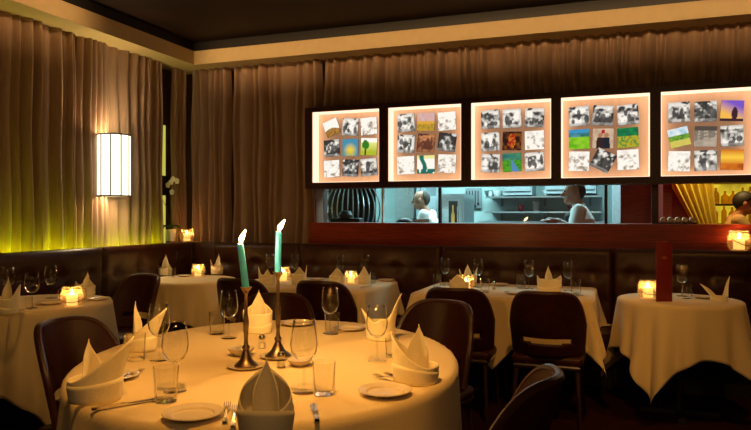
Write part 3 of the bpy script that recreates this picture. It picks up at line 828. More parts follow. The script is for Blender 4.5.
LU = -3.985                                          # front of the left banquette back
BV = 5.555                                           # front of the back banquette back
def left_bench(v0, v1, label, cols, cut=0): bench('banquette_section', label, v1 - v0, (LU, (v0 + v1) / 2, 0), pi / 2, cols, .32, cut)
left_bench(1.9, 3.12, 'dark leather banquette section behind the nearest end of the left round table', 4)
left_bench(3.12, 4.34, 'dark leather banquette section on the left wall behind the left round table', 4)
left_bench(4.34, 5.55, 'dark leather banquette section on the left wall beneath the sconce', 4, .41)
def back_bench(u0, u1, label, cols): bench('banquette_section', label, u1 - u0, ((u0 + u1) / 2, BV, 0), 0, cols)
us = [px_u(216, BV) - .01, px_u(301, BV), px_u(442, BV), px_u(613, BV), px_u(613, BV) + 1.4]
tag(bevel(MB().bx(-4.12, us[0] - .004, BV, BV + .135, 0.0, 1.032).bx(-4.12, LU, BV - .001, BV + .0, 0.0, 1.03).build('corner_bench_block', M_leather), .008), 'dark leather corner block of the banquette under the orchid', 'banquette')
back_bench(us[0], us[1], 'short dark leather banquette section behind the two taper candles', 3)
back_bench(us[1], us[2], 'dark leather banquette section below the two leftmost light boxes', 5)
back_bench(us[2], us[3], 'dark leather banquette section behind the long table', 5)
back_bench(us[3], us[4], 'dark leather banquette section behind the table with the menu', 5)

# ------------------------------------------------------------------ tables and cloths
def cloth(label, loc, rz, a, b, r, ca, cb, flare=.16, rip=.10, freq=9.0, hem=None, n=84, group='white linen tablecloths'):
    mb = MB()
    def fn(i, j):
        x = -ca + 2 * ca * i; y = -cb + 2 * cb * j
        qx, qy = abs(x) - (a - r), abs(y) - (b - r)
        cx_, cy_ = max(qx, 0), max(qy, 0); L = sqrt(cx_ * cx_ + cy_ * cy_)
        d = L - r
        if d <= 0 or L < 1e-9: return (x, y, 0)
        nx, ny = cx_ / L * (1 if x >= 0 else -1), cy_ / L * (1 if y >= 0 else -1)
        rx, ry = x - nx * d, y - ny * d
        if hem: d = d * hem(rx, ry, nx, ny)
        rb = .016
        if d < rb * pi / 2: off = rb * sin(d / rb); dz = -rb * (1 - cos(d / rb))
        else:
            e = d - rb * pi / 2
            ph = freq * atan2(ny, nx) + 11 * (rx - ry)
            sx_ = 2 * abs(nx * ny)
            q = 0.5 + 0.5 * sin(ph)
            off = rb + flare * e * (.35 + .9 * sx_) + (rip * (.25 + 1.3 * sx_)) * e * q * (1.2 - .4 * q); dz = -rb - e * .985
        X, Y = rx + nx * off, ry + ny * off
        wu_ = loc[0] + X * cos(rz) - Y * sin(rz); wv_ = loc[1] + X * sin(rz) + Y * cos(rz)
        if wu_ < -3.64 or wv_ > 5.13: dz = max(dz, .466 - TZ)
        return (X, Y, dz)
    mb.grid(fn, n, n)
    o = mb.build('tablecloth', M_linen, smooth=True, sharp=180, loc=(loc[0], loc[1], TZ - .002), rot=(0, 0, rz))
    solid(o, .0016, -1.0)
    return tag(o, label, 'tablecloth', group)
def table(name, label, loc, rz, a, b, r, base=.24):
    t = thing(name, label, 'table', (loc[0], loc[1], 0), rz, 'restaurant tables')
    pts = []
    for (sx, sy, a0) in ((1, 1, 0), (-1, 1, pi / 2), (-1, -1, pi), (1, -1, 3 * pi / 2)):
        for k in range(9):
            an = a0 + k * pi / 16
            pts.append((sx * (a - r) + (r - .006) * cos(an), sy * (b - r) + (r - .006) * sin(an)))
    mb = MB(); nn = len(pts)
    for z in (.715, .7455):
        for p in pts: mb.v.append(Vector((p[0], p[1], z)))
    mb.f.append(list(range(nn))[::-1]); mb.f.append([nn + k for k in range(nn)])
    for k in range(nn): mb.f.append([k, (k + 1) % nn, nn + (k + 1) % nn, nn + k])
    mb.build('tabletop', M_darkwood, t)
    MB().lathe([(0.001, .03), (.03, .03), (.03, .70), (.09, .715), (.001, .7155)], 16).build('column', M_black, t, smooth=True)
    bs_ = MB()
    for k in range(4): bs_.box((cos(k * pi / 2) * base / 2, sin(k * pi / 2) * base / 2, .018), (base, .05, .03), Matrix.Rotation(k * pi / 2, 3, 'Z'))
    bs_.build('base', M_black, t)
    return t
c2, s2 = CA, SA
def cam2room(X, Y): return (X * CA - Y * SA, X * SA + Y * CA)
T1 = cam2room(-.40, 2.615)
tb = table('oval_table', 'large oval table in the foreground with two taper candles', T1, YAW, .69, .69, .685, .35); tb.scale = (1, 1.25, 1)
cl = cloth('white cloth on the large foreground table with the candlesticks', T1, YAW, .70, .70, .695, .965, .965, flare=.02, rip=.09, freq=11, n=120); cl.scale = (1, 1.25, 1)
T2 = cam2room(-2.14, 4.20)
table('round_table', 'round table at the left edge beside the left banquette', T2, 0, .425, .425, .42)
cloth('white cloth on the round table at the left edge', T2, YAW, .435, .435, .43, .93, .93, flare=.03, rip=.12, freq=13)
T3 = (-3.47, 4.84)
table('round_table', 'small round table in the corner below the orchid', T3, 0, .365, .365, .36, .20)
cloth('white cloth on the small corner table below the orchid', T3, YAW, .375, .375, .37, .70, .70, flare=.03, rip=.12, freq=12)
T4 = (-2.34, 4.90)
table('bench_table', 'rectangular table below the two leftmost light boxes', T4, 0, .58, .41, .05)
cloth('white cloth on the rectangular table below the leftmost light boxes', T4, 0, .59, .42, .06, .88, .72, flare=.10, rip=.12, freq=10)
T5 = (-.775, 4.905)
table('bench_table', 'long rectangular table with two empty chairs before the ledge', T5, 0, .59, .42, .05)
def hem5(rx, ry, nx, ny):
    return 1.0 + .55 * max(0, 1 - abs(rx + .02) / .16) if ny < -.9 else 1.0
cloth('white cloth on the long table before the ledge', T5, 0, .60, .43, .06, .92, .75, flare=.18, rip=.14, freq=10, hem=hem5, n=110)
T6 = cam2room(1.985, 4.36)
table('round_table', 'small round table with the dark red menu at the right', T6, 0, .355, .355, .35, .24)
cloth('white cloth on the small round table holding the menu', T6, YAW, .365, .365, .36, .70, .70, flare=.06, rip=.15, freq=11)

# ------------------------------------------------------------------ chairs
def make_chair(label):
    r = thing('dining_chair', label, 'chair')
    def bp(s, z):
        t = (z - .43) / .40
        x = s * (.205 + .03 * t)
        y = -.20 + .13 * abs(s) ** 2.2 - .10 * t + .02 * t * abs(s)
        return Vector((x, y, z))
    def top(s): return .83 - .20 * abs(s) ** 6
    def fn(i, j):
        s = -1 + 2 * i; return bp(s, .44 + (top(s) - .44) * j)
    def slit(i, j):
        s = -1 + 2 * i; z = .44 + (top(s) - .44) * j
        return abs(s) < .72 and .515 < z < .555
    o = MB().grid(fn, 34, 44, slit).build('backrest', M_leather_chair, r, smooth=True, sharp=180)
    solid(o, .026, 0)
    pts = [bp(-1, z) for z in (.44, .50, .56, .60)] + [bp(-1 + 2 * k / 40, top(-1 + 2 * k / 40)) for k in range(41)] + [bp(1, z) for z in (.60, .56, .50, .44)]
    MB().tube(pts, .0155, 8).build('piping', M_piping, o, smooth=True)
    bevel(MB().box((0, .015, .405), (.43, .41, .065)).build('seat', M_leather_chair, r), .028, 4)
    fr = MB().tube([(-.19, -.19, .372), (.19, -.19, .372), (.205, .2, .372), (-.205, .2, .372)], .014, 8, closed=True)
    fr.build('seat_frame', M_chrome, r, smooth=True)
    for sx in (-1, 1):
        for sy in (-1, 1):
            MB().tube([(sx * .18, sy * .17, .375), (sx * .205, sy * (.20 if sy > 0 else .235), 0)], [.017, .010], 10).build('leg', M_darkwood, r, smooth=True)
    return r
chair = Kind(make_chair)
def face(p, target): return atan2(target[1] - p[1], target[0] - p[0]) - pi / 2
def seat_back_at(back, target):
    """floor point of a chair whose back stands at 'back' and which faces target"""
    d = Vector((target[0] - back[0], target[1] - back[1])).normalized()
    return (back[0] + d.x * .24, back[1] + d.y * .24, 0), face(back, target)
def put_chair(label, back, target):
    p, rz = seat_back_at(back, target)
    chair.put(label, p, rz, None, 'leather dining chairs')
put_chair('brown leather chair left of the foreground table, its curved back showing whole', cam2room(-1.36, 2.92), cam2room(-.35, 2.55))
put_chair('brown leather chair behind the foreground table, half hidden by the candlesticks', cam2room(-.575, 3.86), cam2room(-.42, 2.6))
put_chair('brown leather chair at the far right of the foreground table, before the long table', cam2room(.36, 3.55), cam2room(-.35, 2.5))
put_chair('brown leather chair seen edge-on at the front corner of the foreground table', cam2room(.475, 1.95), cam2room(-.445, 2.31))
put_chair('dark chair with its back to us between the corner table and the candlesticks', (-2.62, 4.22), (-2.62, 5))
put_chair('dark chair tucked at the bench table just left of the tablecloth corner', (-1.97, 4.24), (-1.97, 5))
put_chair('dark chair with its back to us at the left half of the long table', (-.98, 4.13), (-.98, 5))
put_chair('dark chair with a slit in its back at the right half of the long table', (-.42, 4.13), (-.42, 5))
put_chair('dark chair standing between the left round table and the corner table', (-3.42, 4.20), (-3.60, 3.1))

# ------------------------------------------------------------------ tableware
def make_wine(label):
    r = thing('wine_glass', label, 'glass')
    MB().lathe([(.001, .088), (.010, .089), (.028, .100), (.038, .120), (.041, .142), (.038, .172), (.0325, .212), (.0310, .212), (.0365, .172), (.0395, .142), (.0365, .121), (.027, .102), (.001, .092)], 28).build('bowl', M_glass, r, smooth=True, sharp=180)
    MB().lathe([(.009, .088), (.0042, .080), (.0036, .05), (.004, .012), (.009, .006)], 14).build('stem', M_glass, r, smooth=True)
    MB().lathe([(.001, 0), (.034, 0), (.035, .0015), (.02, .004), (.009, .006), (.001, .0065)], 28).build('foot', M_glass, r, smooth=True, sharp=180)
    return r
def make_tumbler(label):
    return tag(MB().lathe([(.001, 0), (.030, 0), (.032, .004), (.037, .102), (.0352, .102), (.0300, .016), (.027, .012), (.001, .012)], 28).build('tumbler', M_glass, smooth=True, sharp=60), label, 'glass')
def make_plate(label):
    return tag(MB().lathe([(.001, 0), (.045, 0), (.052, .003), (.080, .013), (.082, .0145), (.081, .0165), (.077, .0165), (.058, .0105), (.054, .0055), (.001, .0045)], 48).build('side_plate', M_china, smooth=True, sharp=28), label, 'plate')
def make_bowl(label):
    return tag(MB().lathe([(.001, 0), (.028, 0), (.048, .020), (.052, .028), (.049, .028), (.028, .006), (.001, .005)], 28).build('small_dish', M_china, smooth=True, sharp=60), label, 'dish')
def make_saucer(label):
    return tag(MB().lathe([(.001, 0), (.050, 0), (.066, .006), (.068, .008), (.062, .008), (.048, .0035), (.001, .003)], 36).build('saucer', M_china, smooth=True, sharp=60), label, 'saucer')
def make_jar(label):
    r = thing('candle_jar', label, 'lantern')
    MB().lathe([(.001, 0), (.045, 0), (.058, .012), (.066, .045), (.060, .085), (.050, .105), (.052, .120), (.0505, .120), (.0485, .105), (.058, .085), (.064, .045), (.056, .014), (.044, .004), (.001, .004)], 32).build('glass_body', M_jar, r, smooth=True, sharp=180)
    MB().tube([(.054 * cos(k * pi / 12), .054 * sin(k * pi / 12), .107) for k in range(24)], .003, 6, closed=True).build('wire_collar', M_pewter, r, smooth=True)
    MB().tube([(-.056, 0, .107), (-.074, 0, .10), (-.080, -.02, .06), (-.05, -.058, .035), (0, -.072, .028), (.05, -.058, .035), (.080, -.02, .06), (.074, 0, .10), (.056, 0, .107)], .0028, 6).build('handle', M_pewter, r, smooth=True)
    return r
def make_pillar(label):
    r = thing('pillar_candle', label, 'candle')
    MB().lathe([(.001, 0), (.030, 0), (.031, .004), (.031, .066), (.028, .068), (.014, .054), (.001, .053)], 24).build('wax', M_wax_glow, r, smooth=True)
    MB().tube([(0, 0, .05), (0.001, 0, .062)], .0012, 6).build('wick', M_wick, r)
    MB().lathe([(.0005, .060), (.0045, .066), (.0060, .073), (.0042, .083), (.0015, .094), (.0003, .098)], 12).build('flame', M_flame_jar, r, smooth=True)
    return r
def make_shaker(label):
    r = thing('salt_shaker', label, 'shaker')
    MB().lathe([(.001, 0), (.016, 0), (.017, .003), (.014, .036), (.001, .036)], 16).build('body', M_glass, r, smooth=True)
    MB().lathe([(.001, .003), (.012, .003), (.011, .022), (.001, .024)], 12).build('salt', M_salt, r, smooth=True)
    MB().lathe([(.014, .036), (.0145, .046), (.010, .054), (.001, .056)], 16).build('cap', M_chrome, r, smooth=True)
    return r
def make_fork(label):
    mb = MB()
    L = .19
    def hz(y): return .003 + .010 * exp(-((y - .11) / .03) ** 2) + .006 * max(0, (y - .15) / .04)
    wid = [(0, .0075), (.01, .0085), (.05, .005), (.09, .0032), (.115, .004), (.13, .009), (.145, .0115), (.152, .0115)]
    for (y0, w0), (y1, w1) in zip(wid[:-1], wid[1:]):
        b = len(mb.v)
        for y, w_ in ((y0, w0), (y1, w1)):
            z = hz(y); mb.v += [Vector((-w_, y, z)), Vector((w_, y, z)), Vector((w_, y, z + .0025)), Vector((-w_, y, z + .0025))]
        mb.f += [[b, b + 1, b + 5, b + 4], [b + 1, b + 2, b + 6, b + 5], [b + 2, b + 3, b + 7, b + 6], [b + 3, b, b + 4, b + 7]]
    for k in range(4):
        x = -.0095 + k * .00633
        mb.tube([(x, .151, hz(.151) + .001), (x, .172, hz(.172)), (x, .195, hz(.195))], [.0019, .0017, .0010], 6)
    return tag(mb.build('fork', M_silver, smooth=True), label, 'fork')
def make_knife(label):
    mb = MB()
    sec = [(0, .006, .007), (.03, .0085, .008), (.09, .006, .006), (.10, .007, .003), (.13, .010, .0022), (.19, .010, .002), (.215, .006, .0018), (.225, .001, .0015)]
    for (y0, w0, t0), (y1, w1, t1) in zip(sec[:-1], sec[1:]):
        b = len(mb.v)
        for y, w_, t in ((y0, w0, t0), (y1, w1, t1)):
            z = .001; mb.v += [Vector((-w_, y, z)), Vector((w_, y, z)), Vector((w_, y, z + t)), Vector((-w_, y, z + t))]
        mb.f += [[b, b + 1, b + 5, b + 4], [b + 1, b + 2, b + 6, b + 5], [b + 2, b + 3, b + 7, b + 6], [b + 3, b, b + 4, b + 7]]
    mb.f.append([0, 3, 2, 1]); b = len(mb.v) - 4; mb.f.append([b, b + 1, b + 2, b + 3])
    return tag(mb.build('knife', M_silver, smooth=True), label, 'knife')
wine, tumbler, plate, dish, saucer = Kind(make_wine), Kind(make_tumbler), Kind(make_plate), Kind(make_bowl), Kind(make_saucer)
jar, pillar, shaker, fork, knife = Kind(make_jar), Kind(make_pillar), Kind(make_shaker), Kind(make_fork), Kind(make_knife)
G_W, G_T = 'wine glasses on the tables', 'water tumblers on the tables'

def napkin(label, loc, rz, peaks, hb=.07, rx=.062, ry=.055, leaf=None, lip=(.03, .03), seed=0, group='folded white napkins'):
    """peaks: (angle, half width, height, outward lean); leaf: (angle, half width, height) of an inner point"""
    rnd = random.Random(seed)
    def wrap(a): return (a + pi) % (2 * pi) - pi
    def ring(k, hs, base):
        def fn(i, j):
            a = 2 * pi * i; h = base; ln = 0; best = 0
            for (pa, pw, ph, pl) in peaks:
                f = max(0, 1 - abs(wrap(a - pa)) / pw)
                g = ph * (f * f * (3 - 2 * f) * .35 + .65 * f ** 1.5) * hs
                if g > best: best = g; ln = pl * f
            h += best
            t = j; z = h * t
            e = max(0, z - base) / max(1e-4, .16)
            rr = k * (1.03 - .10 * (1 - min(1, z / base)) ** 1.5 + .03 * sin(3 * a + seed)) * (1 - .10 * min(1, e * 2))
            o = ln * e
            return (rr * rx * cos(a) + o * cos(a), rr * ry * sin(a) + o * sin(a), z + .0004)
        return fn
    mb = MB().grid(ring(1.0, 1.0, hb), 72, 12, wrap=True)
    la, lh = rnd.uniform(0, 6.28), lip
    def lipf(i, j):
        a = 2 * pi * i; h = lh[0] + lh[1] * (.5 + .5 * cos(a - la))
        z = h * j
        rr = 1.035 * (1.03 - .10 * (1 - min(1, z / hb)) ** 1.5 + .03 * sin(3 * a + seed))
        return (rr * rx * cos(a), rr * ry * sin(a), z + .0004)
    mb.grid(lipf, 60, 5, wrap=True)
    if leaf:
        pa, pw, ph = leaf
        def lf(i, j):
            s = -1 + 2 * i; t = j
            wd = pw * (sin(pi * min(1, .25 + .75 * t)) ** .8 if t > .33 else 1.0) * (1 - t ** 4)
            x = .012 + .020 * (1 - (s * wd / pw) ** 2) - .01 * t; y = s * wd
            z = .03 + (ph - .03) * t
            return (x * cos(pa) - y * sin(pa), x * sin(pa) + y * cos(pa), z)
        mb.grid(lf, 14, 16)
    o = mb.build('folded_napkin', M_napkin, smooth=True, sharp=180, loc=loc, rot=(0, 0, rz))
    solid(o, .0022, 0)
    return tag(o, label, 'napkin', group)
TOCAM = -pi / 2 + YAW            # local angle of the direction towards the camera (approx)
RIGHT = YAW; LEFT = pi + YAW; AWAY = pi / 2 + YAW

# --- foreground table
napkin('folded napkin nearest the left chair on the foreground table, two tall points', on_table(95, 399), 0,
       [(RIGHT + .1, 2.4, .125, .055)], hb=.062, rx=.076, ry=.070, leaf=(LEFT - .3, .042, .178), lip=(.05, .02), seed=1)
napkin('folded napkin behind the left wine glasses on the foreground table', on_table(141, 350), 0,
       [(RIGHT, 2.2, .115, .07)], hb=.060, rx=.064, ry=.058, leaf=(LEFT, .042, .198), seed=2)
napkin('folded napkin behind the candlesticks at the far rim of the foreground table', on_table(258, 332), 0,
       [(AWAY, 1.6, .05, -.01), (LEFT, .6, .012, 0), (RIGHT, .6, .012, 0)], hb=.092, rx=.068, ry=.056, leaf=(AWAY, .040, .195), seed=3)
napkin('folded napkin with spiky points at the far side of the foreground table', on_table(381, 339), 0,
       [(LEFT, 1.0, .055, .07), (RIGHT - .1, 1.3, .125, .045), (TOCAM, .5, .015, 0)], hb=.080, rx=.064, ry=.056, seed=4)
napkin('folded napkin nearest the table corner on the foreground table, one point leaning to the glasses', on_table(416, 381), 0,
       [(LEFT - .1, 2.2, .105, .02)], hb=.055, rx=.074, ry=.068, leaf=(AWAY - .5, .040, .185), seed=5)
napkin('folded napkin at the front edge of the foreground table, broad leaf-shaped point', on_table(265, 431), 0,
       [(AWAY, 3.0, .100, -.03)], hb=.058, rx=.070, ry=.062, leaf=(AWAY, .034, .182), lip=(.035, .035), seed=6)

for px, py, s, lb in (
    (229, 338, 1.0, 'wine glass just left of the leaning candle'),
    (330, 333, 1.0, 'wine glass at the far rim of the foreground table, right of both candles'),
    (377, 361, 1.0, 'wine glass in front of the spiky napkin'),
    (159, 360, 1.0, 'wine glass in front of the napkin behind the left glasses'),
    (175, 391, 1.02, 'large wine glass in the middle of the left place settings on the foreground table'),
    (304, 392, 1.05, 'large wine glass standing right of the candlesticks, nearest the front')):
    wine.put(lb, on_table(px, py), random.random() * 6, (s, s, s), G_W)
for px, py, s, lb in (
    (217, 334, 1.0, 'tumbler left of the wine glass by the leaning candle'),
    (332, 334, .95, 'tumbler behind the wine glass at the far rim of the foreground table'),
    (392, 357, .72, 'low tumbler between the spiky napkin and the corner napkin'),
    (136, 360, .98, 'tumbler in front of the second napkin from the left chair'),
    (166, 401, 1.0, 'tumbler nearest the front left plate on the foreground table'),
    (324, 394, .98, 'tumbler beside the knife at the front of the foreground table')):
    tumbler.put(lb, on_table(px, py), 0, (s, s, s), G_T)
for px, py, s, lb in (
    (193, 417, 1.0, 'side plate at the front left of the foreground table'),
    (385, 394, 1.0, 'side plate under the forks at the front right of the foreground table'),
    (297, 325, 1.0, 'side plate at the far rim behind the tall candlestick'),
    (349, 330, .9, 'side plate at the far rim behind the spiky napkin glass'),
    (118, 378, .85, 'side plate behind the leftmost napkin of the foreground table')):
    plate.put(lb, on_table(px, py), 0, (s, s, s), 'white side plates')
dish.put('small white dish left of the leaning candle foot', on_table(241, 355), 0, None, 'small white dishes')
dish.put('small white dish between the tall candlestick and the large wine glass', on_table(300, 365), 0, (.9, .9, .8), 'small white dishes')
s1 = on_table(246, 367); s2_ = on_table(278, 357)
saucer.put('saucer under the candlestick with the leaning candle', s1, 0, None, 'saucers under the candlesticks')
saucer.put('saucer under the taller candlestick', s2_, 0, (1.05, 1.05, 1), 'saucers under the candlesticks')
shaker.put('salt shaker left of the tall candlestick', on_table(262, 348))
shaker.put('salt shaker in front of the tall candlestick', on_table(281, 367))
def lay(kind, label, p0, p1, group, scale=None, z=TZ + .0006):
    a = on_table(*p0); b = on_table(*p1)
    rz = atan2(b.y - a.y, b.x - a.x) - pi / 2
    a.z = z
    return kind.put(label, a, rz, scale, group)
lay(fork, 'left fork of the pair at the front edge of the foreground table', (225, 424), (229, 395), 'forks on the foreground table', (.9, .9, 1))
lay(fork, 'right fork of the pair at the front edge of the foreground table', (233, 428), (237, 398), 'forks on the foreground table', (.9, .9, 1))
lay(fork, 'left fork behind the plate under the corner napkin', (414, 386), (361, 374), 'forks on the foreground table')
lay(fork, 'right fork beside the corner napkin and plate', (426, 384), (373, 373), 'forks on the foreground table')
lay(fork, 'fork beside the leftmost napkin of the foreground table', (112, 384), (142, 372), 'forks on the foreground table')
lay(knife, 'knife in front of the leftmost napkin of the foreground table', (92, 411), (155, 400), 'knives on the foreground table')
lay(knife, 'knife at the front edge beside the tumbler', (317, 422), (311, 396), 'knives on the foreground table', (1, .75, 1))
lay(knife, 'knife at the far rim of the foreground table', (333, 333), (366, 329), 'knives on the foreground table')

# candlesticks with teal taper candles
def candlestick(label, loc, h, wide):
    r = thing('candlestick', label, 'candlestick', loc)
    k = h
    MB().lathe([(.001, 0), (wide, 0), (wide, .005), (wide * .86, .010), (wide * .52, .024), (.016, .045), (.010, .058), (.001, .06)], 28).build('foot', M_pewter, r, smooth=True)
    MB().lathe([(.001, .055), (.010, .058), (.014, .064), (.014, .070), (.008, .078), (.0068, .10), (.0095, .14), (.011, h * .56), (.0085, h * .62), (.0065, h * .68), (.0062, h - .028), (.010, h - .020), (.001, h - .018)], 20).build('stem', M_pewter, r, smooth=True)
    MB().lathe([(.001, h - .022), (.008, h - .020), (.014, h - .012), (.020, h - .003), (.021, h), (.0165, h), (.0135, h - .012), (.001, h - .012)], 24).build('cup', M_pewter, r, smooth=True)
    return r
def taper(label, loc, h, tilt_dir, tilt):
    r = thing('taper_candle', label, 'candle', loc)
    ax = Vector((-sin(tilt_dir), cos(tilt_dir), 0)); r.rotation_mode = 'QUATERNION'
    from mathutils import Quaternion
    r.rotation_quaternion = Quaternion(ax, tilt)
    MB().lathe([(.001, 0), (.0125, 0), (.0130, .01), (.0115, h - .01), (.0095, h), (.004, h - .004), (.001, h - .004)], 20).build('wax', M_teal_wax, r, smooth=True)
    MB().tube([(0, 0, h - .004), (.0015, 0, h + .010)], .0013, 6).build('wick', M_wick, r)
    MB().lathe([(.0006, -.002), (.0058, .005), (.0080, .012), (.0062, .024), (.0026, .038), (.0003, .046)], 12, c=(0, 0, h + .006), rot=Matrix.Rotation(radians(32), 3, Vector((-sin(YAW), cos(YAW), 0)))).build('flame', M_flame, r, smooth=True)
    return r
s1z = Vector((s1.x, s1.y, TZ + .0035)); s2z = Vector((s2_.x, s2_.y, TZ + .0035))
candlestick('slim bronze candlestick holding the leaning teal candle', s1z, .285, .042)
candlestick('taller bronze candlestick with a turned stem', s2z, .325, .050)
taper('lit teal taper candle leaning in the shorter candlestick', s1z + Vector((0, 0, .2735)), .170, LEFT, radians(7))
taper('lit teal taper candle standing upright in the taller candlestick', s2z + Vector((0, 0, .3135)), .168, RIGHT, radians(0.5))

# --- jars with lit candles on the other tables and on the banquette ledge
for px, py, z, s, lb, rz in (
    (72, 306, TZ, 1.0, 'left round table', .4), (198, 276, TZ, .92, 'corner table', 1.0),
    (283, 281, TZ, 1.0, 'bench table behind the taper candles', 2.0), (351, 283, TZ, .85, 'bench table near its tablecloth corner', 2.6),
    (466, 290, TZ, .95, 'long table behind its left chair', 1.2), (648, 298, TZ, 1.0, 'small table beside the menu', .2),
    (187, 238, 1.037, 1.05, 'banquette top beside the orchid', .9), (739, 254, 1.037, 1.25, 'banquette top at the right edge', .5)):
    if z > 1: p = on_back(px, py, 5.625); p.z = z
    else: p = on_table(px, py)
    jar.put('round glass candle jar with wire handle on the ' + lb, p, rz + YAW, (s, s, s), 'glass candle jars')
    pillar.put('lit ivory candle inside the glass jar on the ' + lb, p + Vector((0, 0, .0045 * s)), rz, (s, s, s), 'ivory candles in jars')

# --- left round table
napkin('folded napkin at the extreme left edge on the left round table', on_table(6, 313), 0, [(LEFT, .8, .09, .0), (RIGHT, .9, .075, .04)], hb=.085, rx=.07, ry=.06, leaf=(AWAY, .03, .20), seed=11)
napkin('folded napkin behind the candle jar on the left round table', on_table(85, 297), 0, [(LEFT, .9, .03, .0), (AWAY, .9, .05, .0)], hb=.075, rx=.065, ry=.055, leaf=(AWAY - .4, .032, .17), seed=12)
wine.put('wine glass in front on the left round table', on_table(32, 308), 0, None, G_W)
wine.put('wine glass behind the plate on the left round table', on_table(51, 298), 0, None, G_W)
wine.put('wine glass beside the extreme left napkin', on_table(8, 300), 0, None, G_W)
tumbler.put('low tumbler at the front of the left round table', on_table(29, 309.5), 0, (.55, .55, .7), G_T)
plate.put('side plate beside the jar on the left round table', on_table(51, 304), 0, None, 'white side plates')
plate.put('side plate at the right rim of the left round table', on_table(99, 300), 0, (.9, .9, .9), 'white side plates')
lay(knife, 'knife on the left round table in front of the glasses', (2, 314), (26, 309.5), 'knives on the other tables')
# --- corner table
napkin('folded napkin on the corner table left of its glass', on_table(165, 275), 0, [(LEFT, .8, .03, .03), (AWAY, 1.0, .08, 0)], hb=.065, rx=.06, ry=.05, leaf=(AWAY, .03, .19), seed=13)
napkin('folded napkin on the corner table right of the candle jar', on_table(217, 274), 0, [(LEFT, .8, .06, .03), (AWAY, 1.0, .05, 0)], hb=.075, rx=.055, ry=.05, leaf=(AWAY - .5, .03, .19), seed=14)
wine.put('wine glass on the corner table between napkin and jar', on_table(178, 273), 0, None, G_W)
wine.put('wine glass behind the jar on the corner table', on_table(192, 270.5), 0, None, G_W)
tumbler.put('tumbler in front of the corner table napkin', on_table(172, 277), 0, (.9, .9, .8), G_T)
plate.put('side plate on the corner table', on_table(184, 276.5), 0, (.8, .8, .8), 'white side plates')
# --- bench table
napkin('folded napkin on the bench table left of the upright candle', on_table(267, 284), 0, [(LEFT, .8, .07, .02), (RIGHT, .8, .05, .02)], hb=.07, rx=.065, ry=.055, leaf=(AWAY, .028, .12), seed=15)
napkin('folded napkin on the bench table right of the jar behind the upright candle', on_table(299, 284), 0, [(RIGHT, .9, .07, .02), (AWAY, .9, .05, 0)], hb=.08, rx=.06, ry=.05, seed=16)
napkin('folded napkin on the bench table left of its second jar', on_table(337, 285.5), 0, [(AWAY, 1.2, .06, 0)], hb=.075, rx=.058, ry=.05, seed=17)
napkin('folded napkin on the bench table right of its second jar', on_table(364, 283.5), 0, [(AWAY, 1.0, .07, 0), (RIGHT, .7, .03, .02)], hb=.065, rx=.05, ry=.05, seed=18)
wine.put('wine glass behind the left napkin of the bench table', on_table(270, 278), 0, None, G_W)
wine.put('wine glass behind the upright candle on the bench table', on_table(295, 279.5), 0, None, G_W)
wine.put('wine glass left of the second jar on the bench table', on_table(340, 281), 0, None, G_W)
wine.put('wine glass right of the second jar on the bench table', on_table(365, 280), 0, None, G_W)
tumbler.put('tumbler beside the napkin right of the second jar', on_table(372, 283), 0, (.9, .9, .8), G_T)
plate.put('side plate at the right end of the bench table', on_table(386, 281), 0, (.9, .9, .9), 'white side plates')
plate.put('side plate in the middle of the bench table', on_table(317, 280), 0, (.9, .9, .9), 'white side plates')
lay(knife, 'knife near the front edge of the bench table', (361, 288), (376, 284), 'knives on the other tables')
# --- long table
napkin('folded napkin on the long table left of its glowing jar', on_table(459, 292), 0, [(AWAY, 1.2, .05, 0), (LEFT, .6, .02, .02)], hb=.07, rx=.065, ry=.055, seed=19)
napkin('folded napkin behind the glowing jar on the long table', on_table(468, 284.5), 0, [(LEFT, .8, .05, .03), (RIGHT, .8, .06, .03)], hb=.075, rx=.065, ry=.055, leaf=(AWAY, .03, .16), seed=20)
napkin('folded napkin between the two right wine glasses of the long table', on_table(549, 291.5), 0, [(LEFT, .9, .03, .02), (RIGHT, .9, .03, .01)], hb=.085, rx=.082, ry=.06, leaf=(AWAY, .028, .185), seed=21)
wine.put('wine glass at the left end of the long table', on_table(445, 285), 0, None, G_W)
wine.put('wine glass right of the glowing jar on the long table', on_table(478, 287), 0, None, G_W)
wine.put('wine glass left of the big napkin on the long table', on_table(529, 288.5), 0, None, G_W)
wine.put('wine glass right of the big napkin on the long table', on_table(568, 290.5), 0, None, G_W)
tumbler.put('tumbler at the left end of the long table', on_table(437, 287), 0, (.9, .9, .95), G_T)
tumbler.put('tumbler right of the glowing jar on the long table', on_table(485, 292), 0, (.95, .95, .95), G_T)
tumbler.put('tumbler left of the big napkin on the long table', on_table(521, 288), 0, (1, 1, 1), G_T)
tumbler.put('tumbler at the right end of the long table', on_table(576, 294), 0, (1, 1, 1), G_T)
plate.put('side plate in the middle of the long table', on_table(499, 285.5), 0, (.9, .9, .9), 'white side plates')
plate.put('side plate at the front edge of the long table', on_table(515, 294), 0, (.9, .9, .9), 'white side plates')
shaker.put('salt shaker in the middle of the long table', on_table(494, 289))
lay(knife, 'knife at the right front edge of the long table', (556, 297), (578, 296), 'knives on the other tables')
